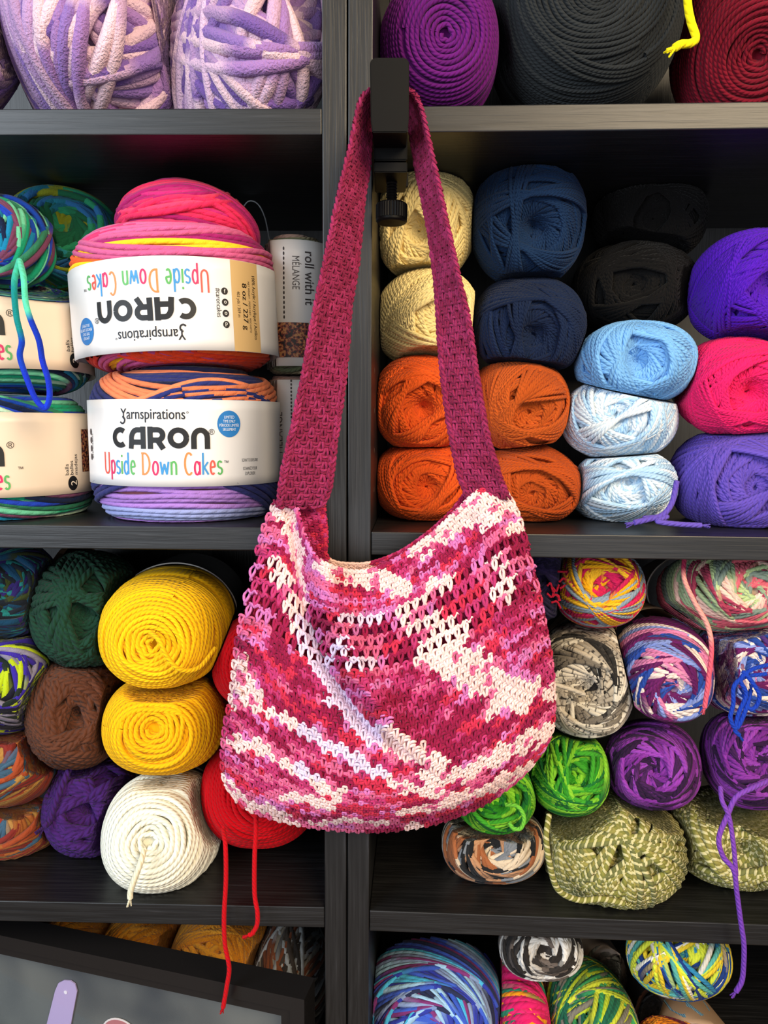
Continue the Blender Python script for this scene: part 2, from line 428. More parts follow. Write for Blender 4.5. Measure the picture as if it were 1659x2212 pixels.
def strands(mb, s, style, p, sw, rng, K=72, bands=14, per=8, beta=(8, 50), keep=-0.35, S=6, loose=1.0, bare=None, base=None):
    rs = sw / 2 * s.dz / F
    R = (s.rx + s.rz) / 2
    tocam = nrm(CAM - s.C)
    tc = np.array([tocam @ s.e1, tocam @ s.e2, tocam @ s.e3])
    if style == 'wind':
        ds, offs = [], []; sw_d, sw_o = [], []
        t = np.linspace(0, 2 * math.pi, K, endpoint=False)
        def circ(a, bb, off):
            nn = V3(math.cos(bb) * math.cos(a), math.cos(bb) * math.sin(a), math.sin(bb))
            e = nrm(np.cross(nn, V3(0, 0, 1))); f = np.cross(nn, e)
            d = np.cos(t)[:, None] * e + np.sin(t)[:, None] * f
            w = 0.02 * loose * np.sin(t * rng.integers(2, 4) + rng.uniform(0, 6))
            ds.append(nrm(d + w[:, None] * nn)); offs.append(off)
        b0 = math.radians(beta[0])
        # full layers, all turning one way: the hole first, the rim last and on top
        swl = loose if bands else loose * .45
        lay = base or [x for x in (5, 13, 24, 40, 58) if x <= beta[1] + 8]
        hand = rng.choice([-1, 1])
        for q, be in enumerate(lay):
            be = math.radians(be); N_ = max(12, int(math.pi * R * max(math.cos(be), .4) / rs * .97)); a0 = rng.uniform(0, 6)
            tmax = 2.35 if q == len(lay) - 1 else math.acos(min(.99, math.cos(math.radians(lay[q + 1] + 14)) / math.cos(be)))
            if q < len(lay) - 1: N_ = max(8, int(min(1.0, 1.25 * math.sin(be + .25)) * N_))
            bo = 0; nb_ = 0
            for k in range(N_):
                if nb_ <= 0: nb_ = rng.integers(2, 6); bo = rng.uniform(-.25, .35); bj = rng.normal(0, .022 * swl)
                nb_ -= 1
                a = a0 + hand * (2 * math.pi * k / N_ + rng.normal(0, .12) * 2 * math.pi / N_); bb = be + bj + rng.normal(0, .01 * loose)
                nn = V3(math.cos(bb) * math.cos(a), math.cos(bb) * math.sin(a), math.sin(bb))
                fq = nrm(V3(0, 0, 1) - nn[2] * nn); e = np.cross(nn, fq) * hand
                tt = np.linspace(-.3, tmax, K)
                d = np.cos(tt)[:, None] * fq + np.sin(tt)[:, None] * e
                w = 0.012 * swl * np.sin(tt * rng.uniform(1.5, 3) + rng.uniform(0, 6))
                sw_d.append(nrm(d + w[:, None] * nn)); sw_o.append(rs * (-(.85 if sw < 15 else .5) * (len(lay) - 1 - q) + bo * (1 - np.exp(-(tt / .5) ** 2)) + rng.uniform(-.06, .06)) - rs * 1.5 * np.clip(-tt / .3, 0, 1) ** 1.5)
        for b in range(bands):
            be = math.radians(rng.uniform(*beta)) * rng.choice([-1, 1], p=[.3, .7]); a0 = rng.uniform(0, 2 * math.pi)
            m = per + rng.integers(-2, 3)
            da = 2 * rs * 0.95 / (R * max(math.cos(be), .25))
            for k in range(max(m, 2)):
                circ(a0 + k * da + rng.normal(0, .08) * da, be + rng.normal(0, 0.012 * loose), rs * (0.5 + 1.5 * b / bands + rng.uniform(-.12, .12)))
        if ds: ds = np.array(ds); offs = np.array(offs)[:, None] * np.ones(K)
        closed = True
    else:
        ps = np.linspace(0.02, math.pi - 0.02, 400)
        prof = local(s, np.stack([np.sin(ps), 0 * ps, np.cos(ps)], 1))
        arc = np.concatenate([[0], np.cumsum(np.linalg.norm(np.diff(prof, axis=0), axis=1))])
        t = np.linspace(0, 2 * math.pi, K)
        az = t + (math.pi / 2 if s.vert else rng.uniform(0, 6))
        if s.vert: ct, st = np.cos(az), np.sin(az)
        else: ct, st = np.cos(az), np.sin(az)
        ds = []; offs = []
        for lay in (0, 1):
            k0 = 0.0; pos = rs * 1.2; A = ph = 0; oo = 0; A2 = 0
            while pos < arc[-1] - rs:
                if k0 <= 0:
                    k0 = rng.integers(per - 3, per + 3); A = lay * rng.uniform(0.3, 1.5) * 2 * rs * loose * (2.2 if s.vert else 1) * min(1, pos / (9 * rs)); ph = rng.uniform(0, 6.28); oo = rng.uniform(0, .5 if s.vert else .8); A2 = rng.uniform(0, .5) * A
                    if lay: pos += rng.uniform(-.8, .8) * rs
                wob = rs * .3 * loose * (np.sin(3 * t + rng.uniform(0, 6)) * rng.uniform(.2, 1) + np.sin(5 * t + rng.uniform(0, 6)) * rng.uniform(0, .7)); wob = wob * np.sin(t / 2) ** .5
                a = pos + 2 * rs * t / (2 * math.pi) + A * np.sin(t + ph) + A2 * np.sin(2 * t + 2.3 * ph) + wob
                ok = rs * 1.0 < a.min() and a.max() < arc[-1]
                psi = np.interp(np.clip(a, rs * .6, arc[-1]), arc, ps)
                ds.append(np.stack([np.sin(psi) * ct, np.sin(psi) * st, np.cos(psi)], 1))
                offs.append(rs * (-.75 + lay * (.8 + oo) + rng.uniform(-.25, .25) * np.sin(t / 2)) + lay * rs * .3 * np.sin(2 * t + rng.uniform(0, 6)) * np.sin(t / 2))
                pos += 2 * rs * 0.93; k0 -= 1
        ds = np.array(ds); offs = np.array(offs)
        closed = False
    if style == 'wind':
        d2, o2 = np.array(sw_d), np.array(sw_o)
        P = s.C + local(s, d2, o2); N = d2[..., 0:1] * s.e1 + d2[..., 1:2] * s.e2 + d2[..., 2:3] * s.e3
        tubes(mb, P, N, rs * rng.uniform(.93, 1.07, (P.shape[0], 1)), S, False, strand_colors(P, p, rng), (d2 @ tc) > keep)
        if len(ds) == 0: return rs
    P = s.C + local(s, ds, offs)
    N = ds[..., 0:1] * s.e1 + ds[..., 1:2] * s.e2 + ds[..., 2:3] * s.e3
    if s.vert:
        N = ds[..., 0:1] * s.e1 + ds[..., 1:2] * s.e2 + 0.5 * ds[..., 2:3] * s.e3; N = nrm(N)
    col = strand_colors(P, p, rng)
    mask = (ds @ tc) > keep
    if s.vert and bare is not None:
        hgt = (P - s.C) @ s.e3
        mask &= ~((hgt > bare[0]) & (hgt < bare[1]))
    tubes(mb, P, N, rs * rng.uniform(.93, 1.07, (P.shape[0], 1)), S, closed, col, mask)
    return rs
def body(mb, s, col, shrink):
    th = np.linspace(0, math.pi, 22); ph = np.linspace(0, 2 * math.pi, 40, endpoint=False)
    T, Pp = np.meshgrid(th, ph, indexing='ij')
    d = np.stack([np.sin(T) * np.cos(Pp), np.sin(T) * np.sin(Pp), np.cos(T)], -1)
    v = s.C + local(s, d, np.full(T.shape, -shrink))
    f = [[i * 40 + j, (i + 1) * 40 + j, (i + 1) * 40 + (j + 1) % 40, i * 40 + (j + 1) % 40] for i in range(21) for j in range(40)]
    mb.add(v.reshape(-1, 3), np.array(f), col)

def zrange(s, ytop, ybot):
    """heights along the axis of two photograph rows on the front of the cake"""
    out = []
    for yy in (ytop, ybot):
        f0 = s.C + frontdir(s) * (s.rz + 2 * s.rs)
        zs = np.linspace(-1.5, 1.5, 800) * s.ry
        _, v, _ = proj(f0 + zs[:, None] * s.e3)
        out.append(np.interp(-yy, -v[::-1] if v[0] < v[-1] else -v, zs[::-1] if v[0] < v[-1] else zs))
    return max(out), min(out)
def axis_from(pole):
    ox, oy = pole
    return (ox, -math.sqrt(max(0.05, 1 - ox * ox - oy * oy)), oy)
SEED = [11]
BALLS = []
def ball(name, label, bbox, d, ry, pole, style, p, sw, cat='yarn', group=None, mat=None, n=2.35, dimple=0.16, sig=0.28, tails=(), axis=None, part='windings', **kw):
    SEED[0] += 7
    rng = np.random.default_rng(SEED[0])
    mat = mat or YARN
    rs0 = sw / 2 * 0.36e-3
    s = fit((bbox[0] + sw * .6, bbox[1] + sw * .6, bbox[2] - sw * .6, bbox[3] - sw * .6), d + rs0, ry, axis, n, dimple, sig, pole)
    base = s.C - V3(0, 0, s.rz if not s.vert else s.ry)
    root = empty(name, base)
    tag(root, label, cat, group)
    mb = MB()
    body(mb, s, np.mean(p['c'], 0), sw / 2 * s.dz / F * ((4.2 if sw < 15 else 2.4) if style == 'wind' else 1.7))
    s.rs = sw / 2 * s.dz / F
    bare = kw.pop('bare', None)
    if bare is not None:
        z1, z0 = zrange(s, *bare); kw['bare'] = (z0 + s.rs, z1 - s.rs)
    s.rs = strands(mb, s, style, p, sw, rng, **kw)
    mb.build(part, mat, root, origin=base)
    for tl in tails: tail(root, **{'mat': mat, **tl})
    s.root = root; BALLS.append(s)
    return s
def tail(root, pts, d, sw, cols, mat=None, name='yarn_tail', label=None, fray=True):
    """hanging end of yarn; pts in the photograph, d depth behind bookcase front (scalar or list)"""
    mat = mat or YARN
    dd = np.broadcast_to(np.asarray(d, float), (len(pts),))
    Q = np.array([atf(x, y, k) for (x, y), k in zip(pts, dd)])
    n = max(40, 10 * len(pts))
    P = smooth_path(Q, n)
    rs = sw / 2 * (P[:, 1].mean() + D) / F
    mb = MB()
    C = np.array([lin(c) for c in cols]); t = np.linspace(0, len(C) - 1 + 1e-9, n); i = np.minimum(t.astype(int), len(C) - 1)
    j = np.minimum(i + 1, len(C) - 1); f = np.clip(((t - i) - .35) / .3, 0, 1)[:, None]
    col = C[i] * (1 - f) + C[j] * f
    N = np.broadcast_to(V3(0, -1, 0.02), (1, n, 3))
    rad = np.full((1, n), rs)
    tubes(mb, P[None], N, rad, 8, False, col[None], caps=True)
    if fray:
        e = P[-1]; T = nrm(P[-1] - P[-3])
        rng = np.random.default_rng(5)
        fr = []
        for k in range(5):
            dv = T + rng.normal(0, .35, 3) * V3(1, .5, .6)
            fr.append(np.array([e - T * rs * 2 + rng.normal(0, rs * .3, 3), e, e + nrm(dv) * rs * 3]))
        fr = np.array(fr)
        tubes(mb, fr, np.broadcast_to(V3(0, -1, .1), fr.shape), np.array([[.5, .45, .25]]) * rs, 5, False, np.broadcast_to(col[-1], fr.shape), caps=True)
    o = mb.build(name, mat, root, origin=P[0])
    if label: o['label'] = label
    return o

# ---------------- paper bands and lettering
def frontdir(s):
    return -s.e2 if s.vert else s.e2
def sleeve(s, z0, z1, mat, name='paper_label', grow=1.6, thick=0.0004, arc=(-math.pi, math.pi), taper=(1.0, 1.0), parent=None, edge=None):
    """paper band round the skein, along its axis from z0 to z1 (metres from the centre)"""
    mb = MB(); K = 72; Z = 9
    a = np.linspace(arc[0], arc[1], K)
    zz = np.linspace(z0, z1, Z)
    fr, sd = frontdir(s), s.e1
    R1, R2 = s.rx + grow * s.rs, s.rz + grow * s.rs
    outs = []
    for off in (0, -thick):
        tp = np.linspace(taper[0], taper[1], Z)
        g = s.C + zz[:, None, None] * s.e3 + tp[:, None, None] * ((R1 + off) * np.sin(a)[None, :, None] * sd + (R2 + off) * np.cos(a)[None, :, None] * fr)
        outs.append(g.reshape(-1, 3))
    q = [[i * K + j, i * K + j + 1, (i + 1) * K + j + 1, (i + 1) * K + j] for i in range(Z - 1) for j in range(K - 1)]
    q = np.array(q); m = K * Z
    mb.add(np.concatenate(outs), np.concatenate([q, q[:, ::-1] + m,
        np.array([[j + 1, j, j + m, j + 1 + m] for j in range(K - 1)]), np.array([[(Z - 1) * K + j, (Z - 1) * K + j + 1, (Z - 1) * K + j + 1 + m, (Z - 1) * K + j + m] for j in range(K - 1)])]))
    pr = parent or s.root
    o = mb.build(name, mat, pr, origin=s.C + frontdir(s) * R2)
    if edge is not None:
        mb2 = MB(); q = s.C + z1 * s.e3 + taper[1] * ((R1 + .0006) * np.sin(a)[:, None] * sd + (R2 + .0006) * np.cos(a)[:, None] * fr)
        tubes(mb2, q[None], np.broadcast_to(s.e3, (1, K, 3)), .0007, 6); mb2.build('label_edge', edge, pr, origin=q[0])
    s.R1, s.R2 = R1, R2
    s.labelo = o
    return o
def on_label(s, xy, off=0.0003):
    """label coordinates (metres along the arc from the front, metres along the axis) to space"""
    xy = np.asarray(xy, float)
    a = xy[..., 0:1] / ((s.R1 + s.R2) / 2)
    return s.C + xy[..., 1:2] * s.e3 + (s.R1 + off) * np.sin(a) * s.e1 + (s.R2 + off) * np.cos(a) * frontdir(s)

FONT = {}
def text_polys(txt):
    if txt in FONT: return FONT[txt]
    cu = bpy.data.curves.new('t', 'FONT'); cu.body = txt; cu.size = 1.0; cu.resolution_u = 3
    ob = bpy.data.objects.new('t', cu); COL.objects.link(ob)
    dg = bpy.context.evaluated_depsgraph_get()
    ev = ob.evaluated_get(dg); me = ev.to_mesh()
    v = np.array([p.co[:2] for p in me.vertices]).reshape(-1, 2); me.calc_loop_triangles()
    f = np.array([list(t.vertices) for t in me.loop_triangles]).reshape(-1, 3)
    ev.to_mesh_clear(); bpy.data.objects.remove(ob); bpy.data.curves.remove(cu)
    FONT[txt] = (v, f)
    return FONT[txt]
def xf(v, x, y, sx, sy, rot):
    v = v * np.array([sx, sy]); c, s_ = math.cos(rot), math.sin(rot)
    return np.stack([x + v[:, 0] * c - v[:, 1] * s_, y + v[:, 0] * s_ + v[:, 1] * c], 1)
def put_text(s, mb, txt, x, y, size, sx=1.0, rot=0.0, align='c', fit_w=None, bold=0):
    v, f = text_polys(txt)
    w = v[:, 0].max() - v[:, 0].min()
    if fit_w: sx = fit_w / (w * size)
    v = v.copy(); v[:, 0] -= v[:, 0].min() + (w / 2 if align == 'c' else 0)
    for bx in ([0] if not bold else [-bold, 0, bold]):
        q = xf(v + np.array([bx, 0]), x, y, size * sx, size, rot)
        mb.add(on_label(s, q), f)
def ribbon(s, mb, pts, w, x, y, k, rot=0.0, sx=1.0):
    p = np.asarray(pts, float)
    T = nrm(np.gradient(p, axis=0)); n = np.stack([-T[:, 1], T[:, 0]], 1) * w / 2
    v = np.concatenate([p + n, p - n]); m = len(p)
    f = np.array([[i, i + m, i + 1 + m, i + 1] for i in range(m - 1)])
    mb.add(on_label(s, xf(v, x, y, k * sx, k, rot), 0.00035), f)
def arcp(cx, cy, rx, ry, a0, a1, n=14):
    a = np.radians(np.linspace(a0, a1, n)); return np.stack([cx + rx * np.cos(a), cy + ry * np.sin(a)], 1)
def ln(*p, n=4):
    p = np.array(p, float); out = []
    for a, b in zip(p[:-1], p[1:]):
        out.append(a + (b - a) * np.linspace(0, 1, n)[:, None])
    return np.concatenate(out)
CARON = {   # heavy rounded capitals, unit height
 'C': (1.10, [arcp(.56, .5, .40, .35, 52, 308, 26)]),
 'A': (1.10, [np.concatenate([ln((.14, 0), (.17, .3)), arcp(.52, .42, .35, .43, 165, 90, 10), ln((.55, .85), (.88, .85)), ]), ln((.86, 1.0), (.86, 0)), ln((.2, .3), (.86, .3))]),
 'R': (1.06, [ln((.15, 0), (.15, 1.0)), np.concatenate([ln((.05, .86), (.5, .86)), arcp(.55, .63, .27, .23, 90, -90, 12), ln((.5, .4), (.15, .4))]), ln((.52, .42), (.84, 0))]),
 'O': (1.20, [arcp(.56, .5, .41, .355, 0, 360, 34)]),
 'N': (1.0, [np.concatenate([ln((.15, 0), (.15, .5)), arcp(.5, .5, .35, .355, 180, 0, 16), ln((.85, .5), (.85, 0))])]),
}
HAND = {    # tall narrow hand-drawn letters
 'U': (.62, [np.concatenate([ln((.08, 1), (.08, .25)), arcp(.28, .25, .2, .24, 180, 360, 10), ln((.48, .25), (.48, 1))])]),
 'p': (.46, [ln((.08, .62), (.08, -.28)), arcp(.22, .32, .15, .3, 150, -150, 16)]),
 's': (.42, [np.concatenate([arcp(.2, .46, .13, .15, 30, 260, 8), arcp(.2, .16, .14, .15, 80, -150, 8)])]),
 'i': (.2, [ln((.08, 0), (.08, .6)), ln((.08, .78), (.08, .88))]),
 'd': (.48, [arcp(.2, .3, .14, .3, 30, 330, 16), ln((.36, 1.0), (.36, 0))]),
 'e': (.46, [np.concatenate([ln((.08, .32), (.34, .36)), arcp(.21, .32, .14, .31, 10, 310, 16)])]),
 'D': (.68, [ln((.1, 0), (.1, 1)), np.concatenate([ln((.02, .98), (.2, .98)), arcp(.2, .5, .34, .48, 90, -90, 14), ln((.2, .02), (.04, .02))])]),
 'o': (.5, [arcp(.23, .3, .16, .3, 0, 360, 20)]),
 'w': (.62, [ln((.04, .6), (.14, .02), (.28, .5), (.42, .02), (.53, .6))]),
 'n': (.48, [ln((.08, .6), (.08, 0)), np.concatenate([arcp(.22, .42, .14, .18, 180, 0, 8), ln((.36, .42), (.36, 0))])]),
 'C': (.6, [arcp(.32, .5, .24, .5, 50, 310, 18)]),
 'a': (.48, [arcp(.2, .3, .14, .3, 30, 330, 16), ln((.36, .6), (.36, 0))]),
 'k': (.46, [ln((.08, 1), (.08, 0)), ln((.38, .58), (.1, .28)), ln((.16, .32), (.4, 0))]),
 ' ': (.32, []),
}
RED_, GRN, BLU, PNK, ORG = (222, 84, 72), (88, 168, 92), (60, 140, 200), (208, 40, 96), (232, 132, 72)
def write(s, glyphs, txt, x, y, h, w, total, rot, colors, name, sx=None):
    adv = sum(glyphs[c][0] for c in txt)
    k = total / adv / h
    cur = -total / 2
    by = {}
    c_, s_ = math.cos(rot), math.sin(rot)
    for i, ch in enumerate(txt):
        g = glyphs[ch]
        col = colors[i % len(colors)]
        mb = by.setdefault(col, MB())
        for pth in g[1]:
            q = np.array(pth) * np.array([k, 1.0])
            p0 = (x + cur * c_, y + cur * s_)
            ribbon(s, mb, q, w / h, p0[0], p0[1], h, rot)
        cur += g[0] * k * h
    allm = MB(); cnt = []
    for col, mb in by.items():
        if not mb.v: continue
        for v_, c_2, f_, u_ in zip(mb.v, mb.c, mb.f, mb.uv): allm.add(v_, f_ - f_.min(), c_2, u_)
        cnt.append((col, sum(len(f_) for f_ in mb.f)))
    o = allm.build(name, ink(cnt[0][0]), s.labelo, origin=on_label(s, V3(x, y, 0)[:2]), smooth=False)
    for col, n_ in cnt[1:]: o.data.materials.append(ink(col))
    o.data.polygons.foreach_set('material_index', np.repeat(np.arange(len(cnt)), [n_ for _, n_ in cnt]).astype(np.int32))
def disc(s, x, y, rx, ry, n=32):
    mb = MB(); a = np.arange(n) / n * 2 * math.pi
    xy = np.concatenate([np.stack([x + rx * np.cos(a), y + ry * np.sin(a)], 1), [[x, y]]])
    mb.add(on_label(s, xy), np.array([[j, (j + 1) % n, n] for j in range(n)])); return mb
def rect(s, x0, y0, x1, y1, off=0.0002, n=10):
    mb = MB(); xs = np.linspace(x0, x1, n)
    v = np.concatenate([np.stack([xs, 0 * xs + y0], 1), np.stack([xs, 0 * xs + y1], 1)])
    mb.add(on_label(s, v, off), np.array([[j, j + 1, j + 1 + n, j + n] for j in range(n - 1)])); return mb

# ================================================================== top left: chenille
LIL = pal([(176, 140, 184), (212, 176, 200), (120, 88, 160), (226, 190, 202), (156, 116, 176), (198, 160, 192), (136, 104, 170)], .06, jit=.06)
for bb, lb, pole in (((-250, -150, 78, 350), 'thick lavender chenille skein cut off by the left photo edge, top left shelf', (.5, .6)),
                     ((24, -170, 402, 365), 'thick lavender chenille skein in the middle of the top left shelf, strands lying crosswise', (-.1, .7)),
                     ((366, -180, 716, 362), 'thick lavender chenille skein next to the upright on the top left shelf', (.45, .5))):
    ball('chenille_skein', lb, bb, .012, .08, pole, 'wind', LIL, 31, group='lavender chenille skeins on the top left shelf', mat=CHEN, n=3.6, dimple=.1, bands=17, per=4, beta=(5, 70), K=84, S=10, loose=2.4)

# ================================================================== top right
ball('yarn_skein', 'purple skein seen end on, on the top right shelf behind the clamp hook', (814, -65, 1078, 292), .03, .09, (.1, .22), 'ring', pal([(96, 22, 106)]), 11, per=6, loose=1.2, n=2.6)
ball('yarn_skein', 'large charcoal grey skein in the middle of the top right shelf', (1056, -250, 1486, 300), .03, .10, (.1, .3), 'ring', pal([(38, 41, 43)]), 10, per=7, loose=2.0, n=2.8)
ball('yarn_skein', 'dark red skein at the right end of the top right shelf', (1448, -160, 1800, 296), .04, .09, (.15, -.15), 'ring', pal([(112, 16, 34)]), 11, per=6, loose=1.2, n=2.5)
yt = empty('yarn_strand', atf(1484, -240, .02)); tag(yt, 'short bright yellow yarn end hanging between charcoal and dark red skeins', 'yarn')
tail(yt, [(1430, -246), (1470, -200), (1482, -100), (1485, 0), (1492, 45), (1503, 82), (1490, 94), (1470, 96), (1458, 103)], [.05, .03, .02, .02, .02, .02, .018, .015, .012], 17, [(250, 226, 20)], name='strand')

# ================================================================== left middle: cakes
TEAL = [(24, 150, 110), (30, 60, 170), (20, 120, 160), (110, 60, 90), (110, 200, 160), (18, 30, 60), (40, 110, 80), (20, 60, 150)]
ball('yarn_ball', 'loose green and blue yarn heap resting on the top left cake, behind the teal swirl', (15, 412, 262, 640), .085, .06, (.0, .4), 'wind', pal([(36, 130, 90), (30, 110, 130), (24, 90, 60), (120, 130, 30), (40, 100, 150)], .5), 16, mat=SOFT, beta=(30, 70), loose=1.6)
ball('yarn_ball', 'teal, blue and plum swirl of yarn on top of the upper left cake', (-150, 420, 118, 628), .015, .05, (-.25, .1), 'wind', pal(TEAL, .12), 15, mat=SOFT, dimple=.3, sig=.35, beta=(25, 65), bands=4, per=4, loose=2.2,
     tails=[dict(pts=[(42, 563), (31, 610), (35, 680), (47, 735), (43, 770), (57, 815), (76, 860), (97, 881), (107, 858), (104, 820), (92, 780), (84, 735), (66, 690), (55, 650), (51, 600), (43, 565)], d=[.022, -.008, -.012, -.012, -.012, -.012, -.01, -.008, -.008, -.01, -.012, -.014, -.014, -.012, -.01, .02], sw=13,
                 cols=[(60, 190, 160), (20, 130, 130), (20, 60, 180), (24, 50, 190), (24, 56, 200), (24, 50, 190), (20, 50, 170), (90, 210, 170), (90, 210, 170)], mat=SOFT, name='yarn_loop', label='long loop of teal yarn turning royal blue', fray=False)])
VAX = (0.0, 0.0, 1.0)
def cake(name, label, bbox, d, p, axis, bare, sw=13, n=5.0, **kw):
    return ball(name, label, bbox, d, .92, None, 'ring', p, sw, mat=SOFT, n=n, dimple=0, axis=axis, bare=bare, cat='yarn cake', per=8, K=96, **kw)
mm = .001
# --- the two teal cakes cut by the left edge
def teal_cake(bbox, lab, top, bot, axis, seed):
    s = cake('yarn_cake', lab, bbox, .004, pal(TEAL + [(190, 220, 190)], .16), axis, (top, bot), loose=2.0)
    z1, z0 = zrange(s, top, bot)
    sleeve(s, z0, z1, CREAMP, grow=1.7)
    R = (s.R1 + s.R2) / 2; h = z1 - z0
    # printing that the photo still shows: end of a bold N, registered mark, end of a hand-lettered s, "2 balls"
    a0 = math.asin(min(.99, 0.0)); 
    def px2x(px, py):
        xs = np.linspace(-.2, 1.45, 900) * R
        u, v, _ = proj(on_label(s, np.stack([xs, 0 * xs + (z0 + z1) / 2], 1)))
        k = np.argmax(u); return np.interp(px, u[:k], xs[:k])
    xn = px2x(8, 0)
    zy = lambda t: z0 + t * h
    lw = .062
    write(s, CARON, 'CARON', xn - lw / 2, zy(.37), .0180, .0042, lw, 0, [(32, 32, 32)], 'brand_lettering')
    write(s, HAND, 'Upside Down Cakes', xn + .004 - .046, zy(.10), .0175, .0016, .092, 0, [RED_, PNK, GRN, ORG, BLU, (230, 90, 60), (130, 150, 20)][::1], 'hand_lettering')
    mb = MB(); put_text(s, mb, '®', xn + .005, zy(.58), .0075); mb.build('registered_mark', ink((40, 36, 34)), s.labelo, smooth=False)
    mb = MB(); put_text(s, mb, '™', xn + .0115, zy(.31), .005); mb.build('trade_mark', ink((40, 36, 34)), s.labelo, smooth=False)
    xb = px2x(140, 0)
    mb = MB()
    for k, t in enumerate(('balls', 'balles', 'madejas')):
        put_text(s, mb, t, xb + .0035 + k * .0052, zy(.235), .0056, rot=math.pi / 2, align='l')
    mb.build('small_print', ink((60, 54, 50)), s.labelo, smooth=False)
    o = disc(s, xb + .008, zy(.13), .0056, .0062).build('number_dot', ink((20, 18, 18)), s.labelo, smooth=False)
    mb = MB(); v, f = text_polys('2'); q = xf(v - v.mean(0), xb + .008, zy(.13), .0095, .0095, math.pi / 2); mb.add(on_label(s, q, .0006), f); mb.build('number', ink((236, 220, 200)), s.labelo, smooth=False)
    # strip of a printed sweater sleeve
    mb = rect(s, xb + .021, zy(.26), xb + .034, zy(.80), .0003); o = mb.build('printed_picture', SWEATER, s.labelo, smooth=False); o['label'] = 'printed strip of brown knitting'
    return s
m_, nt_, b_ = newmat('printed_brown_knit'); no_ = nt_.nodes.new('ShaderNodeTexNoise'); no_.inputs['Scale'].default_value = 420; no_.inputs['Detail'].default_value = 4
tc_ = nt_.nodes.new('ShaderNodeTexCoord'); nt_.links.new(tc_.outputs['Object'], no_.inputs['Vector'])
cr_ = nt_.nodes.new('ShaderNodeValToRGB'); e_ = cr_.color_ramp.elements; e_[0].position = .42; e_[0].color = (*lin((30, 18, 14)), 1); e_[1].position = .6; e_[1].color = (*lin((170, 120, 70)), 1); q_ = e_.new(.5); q_.color = (*lin((120, 40, 36)), 1)
nt_.links.new(no_.outputs[0], cr_.inputs[0]); nt_.links.new(cr_.outputs[0], b_.inputs['Base Color']); SWEATER = m_
teal_cake((-262, 838, 206, 1143), 'lower teal and navy cake with cream label, at the left edge on the shelf', 889, 1078, VAX, 0)
teal_cake((-270, 572, 200, 868), 'upper teal and navy cake with cream label, stacked at the left edge', 600, 800, (-.07, 0.04, 1), 1)

# --- the two big labelled cakes
def front_print(s, z0, z1, flip, W_):
    h = z1 - z0; zc = (z0 + z1) / 2; sg = -1 if flip else 1; rot = math.pi if flip else 0
    Z = lambda t: zc + sg * t * h          # t measured upwards in reading direction
    Xr = lambda t: sg * t * W_
    return Z, Xr, rot
def big_label(s, top, bot, flip, xoff):
    z1, z0 = zrange(s, top, bot)
    sleeve(s, z0, z1, WHITE, grow=1.7)
    h = z1 - z0; Z, Xr, rot = front_print(s, z0, z1, flip, 1.0)
    xo = xoff; sg = -1 if flip else 1
    mb = MB(); put_text(s, mb, 'Yarnspirations', xo - sg * .002, Z(.275), .0118, fit_w=.0505, rot=rot, bold=.012); put_text(s, mb, '°', xo + sg * .025, Z(.30), .006, rot=rot)
    mb.build('maker_lettering', ink((34, 34, 40)), s.labelo, smooth=False)
    mb = MB(); cx = xo - sg * .0258    # the curl on the Y's foot
    ribbon(s, mb, arcp(0, 0, .0022, .0026, 90, -150, 10), .0013, cx, Z(.262), 1.0, rot); mb.build('maker_flourish', ink((34, 34, 40)), s.labelo, smooth=False)
    write(s, CARON, 'CARON', xo + sg * .0025, Z(-.065), .0172, .0041, .0775, rot, [(30, 30, 32)], 'brand_lettering')
    mb = MB(); put_text(s, mb, '®', xo + sg * .0425, Z(.10), .0062, rot=rot); mb.build('registered_mark', ink((40, 40, 44)), s.labelo, smooth=False)
    mb = MB(); put_text(s, mb, '™', xo + sg * .0535, Z(-.25), .0045, rot=rot); mb.build('trade_mark', ink((40, 40, 44)), s.labelo, smooth=False)
    write(s, HAND, 'Upside Down Cakes', xo + sg * .002, Z(-.36), .0170, .0014, .098, rot, [RED_, PNK, BLU, GRN, BLU, GRN, PNK, ORG, PNK, BLU, GRN, PNK, ORG, PNK, BLU, RED_, GRN], 'hand_lettering')
    # round blue sticker print
    dx = xo + sg * .0565
    disc(s, dx, Z(.225), .0096, .0105).build('blue_dot', ink((40, 120, 190)), s.labelo, smooth=False)
    mb = MB()
    for k, t in enumerate(('LIMITED', 'TIME ONLY', 'PÉRIODE LIMITÉE', 'SEULEMENT')):
        v, f = text_polys(t); w = v[:, 0].max() - v[:, 0].min(); vv = v.copy(); vv[:, 0] -= w / 2 + v[:, 0].min()
        fw = (.0082, .0100, .0160, .0108)[k]
        mb.add(on_label(s, xf(vv, dx, Z(.225) + sg * (.0042 - k * .0032), fw / w, .0032, rot), .0006), f)
    mb.build('dot_lettering', ink((230, 240, 248)), s.labelo, smooth=False)
    return z0, z1, Z, sg, rot

UPS = pal([(226, 50, 96), (150, 26, 96), (206, 96, 146), (240, 90, 36), (250, 200, 30), (236, 70, 30)], jit=.05, zones=[(0, .20, [(214, 46, 110), (160, 30, 104)]), (.20, .30, [(168, 34, 110), (206, 96, 146), (216, 50, 104)]), (.30, .40, [(246, 196, 36), (236, 88, 30), (206, 92, 140), (250, 202, 40)]), (.40, .6, [(240, 90, 36), (250, 200, 30)]), (.6, .74, [(232, 80, 30), (246, 190, 30), (226, 66, 30), (244, 180, 30)]), (.74, 1.1, [(170, 60, 120), (226, 60, 40), (190, 80, 136)])])
s1 = cake('yarn_cake', 'orange, yellow and pink cake with its white label upside down and pink peak on top', (150, 474, 606, 818), .004, UPS, (-.045, .02, 1), (552, 758), n=4.4, loose=2.0)
z0, z1, Z, sg, rot = big_label(s1, 552, 758, True, -.003)
h = z1 - z0
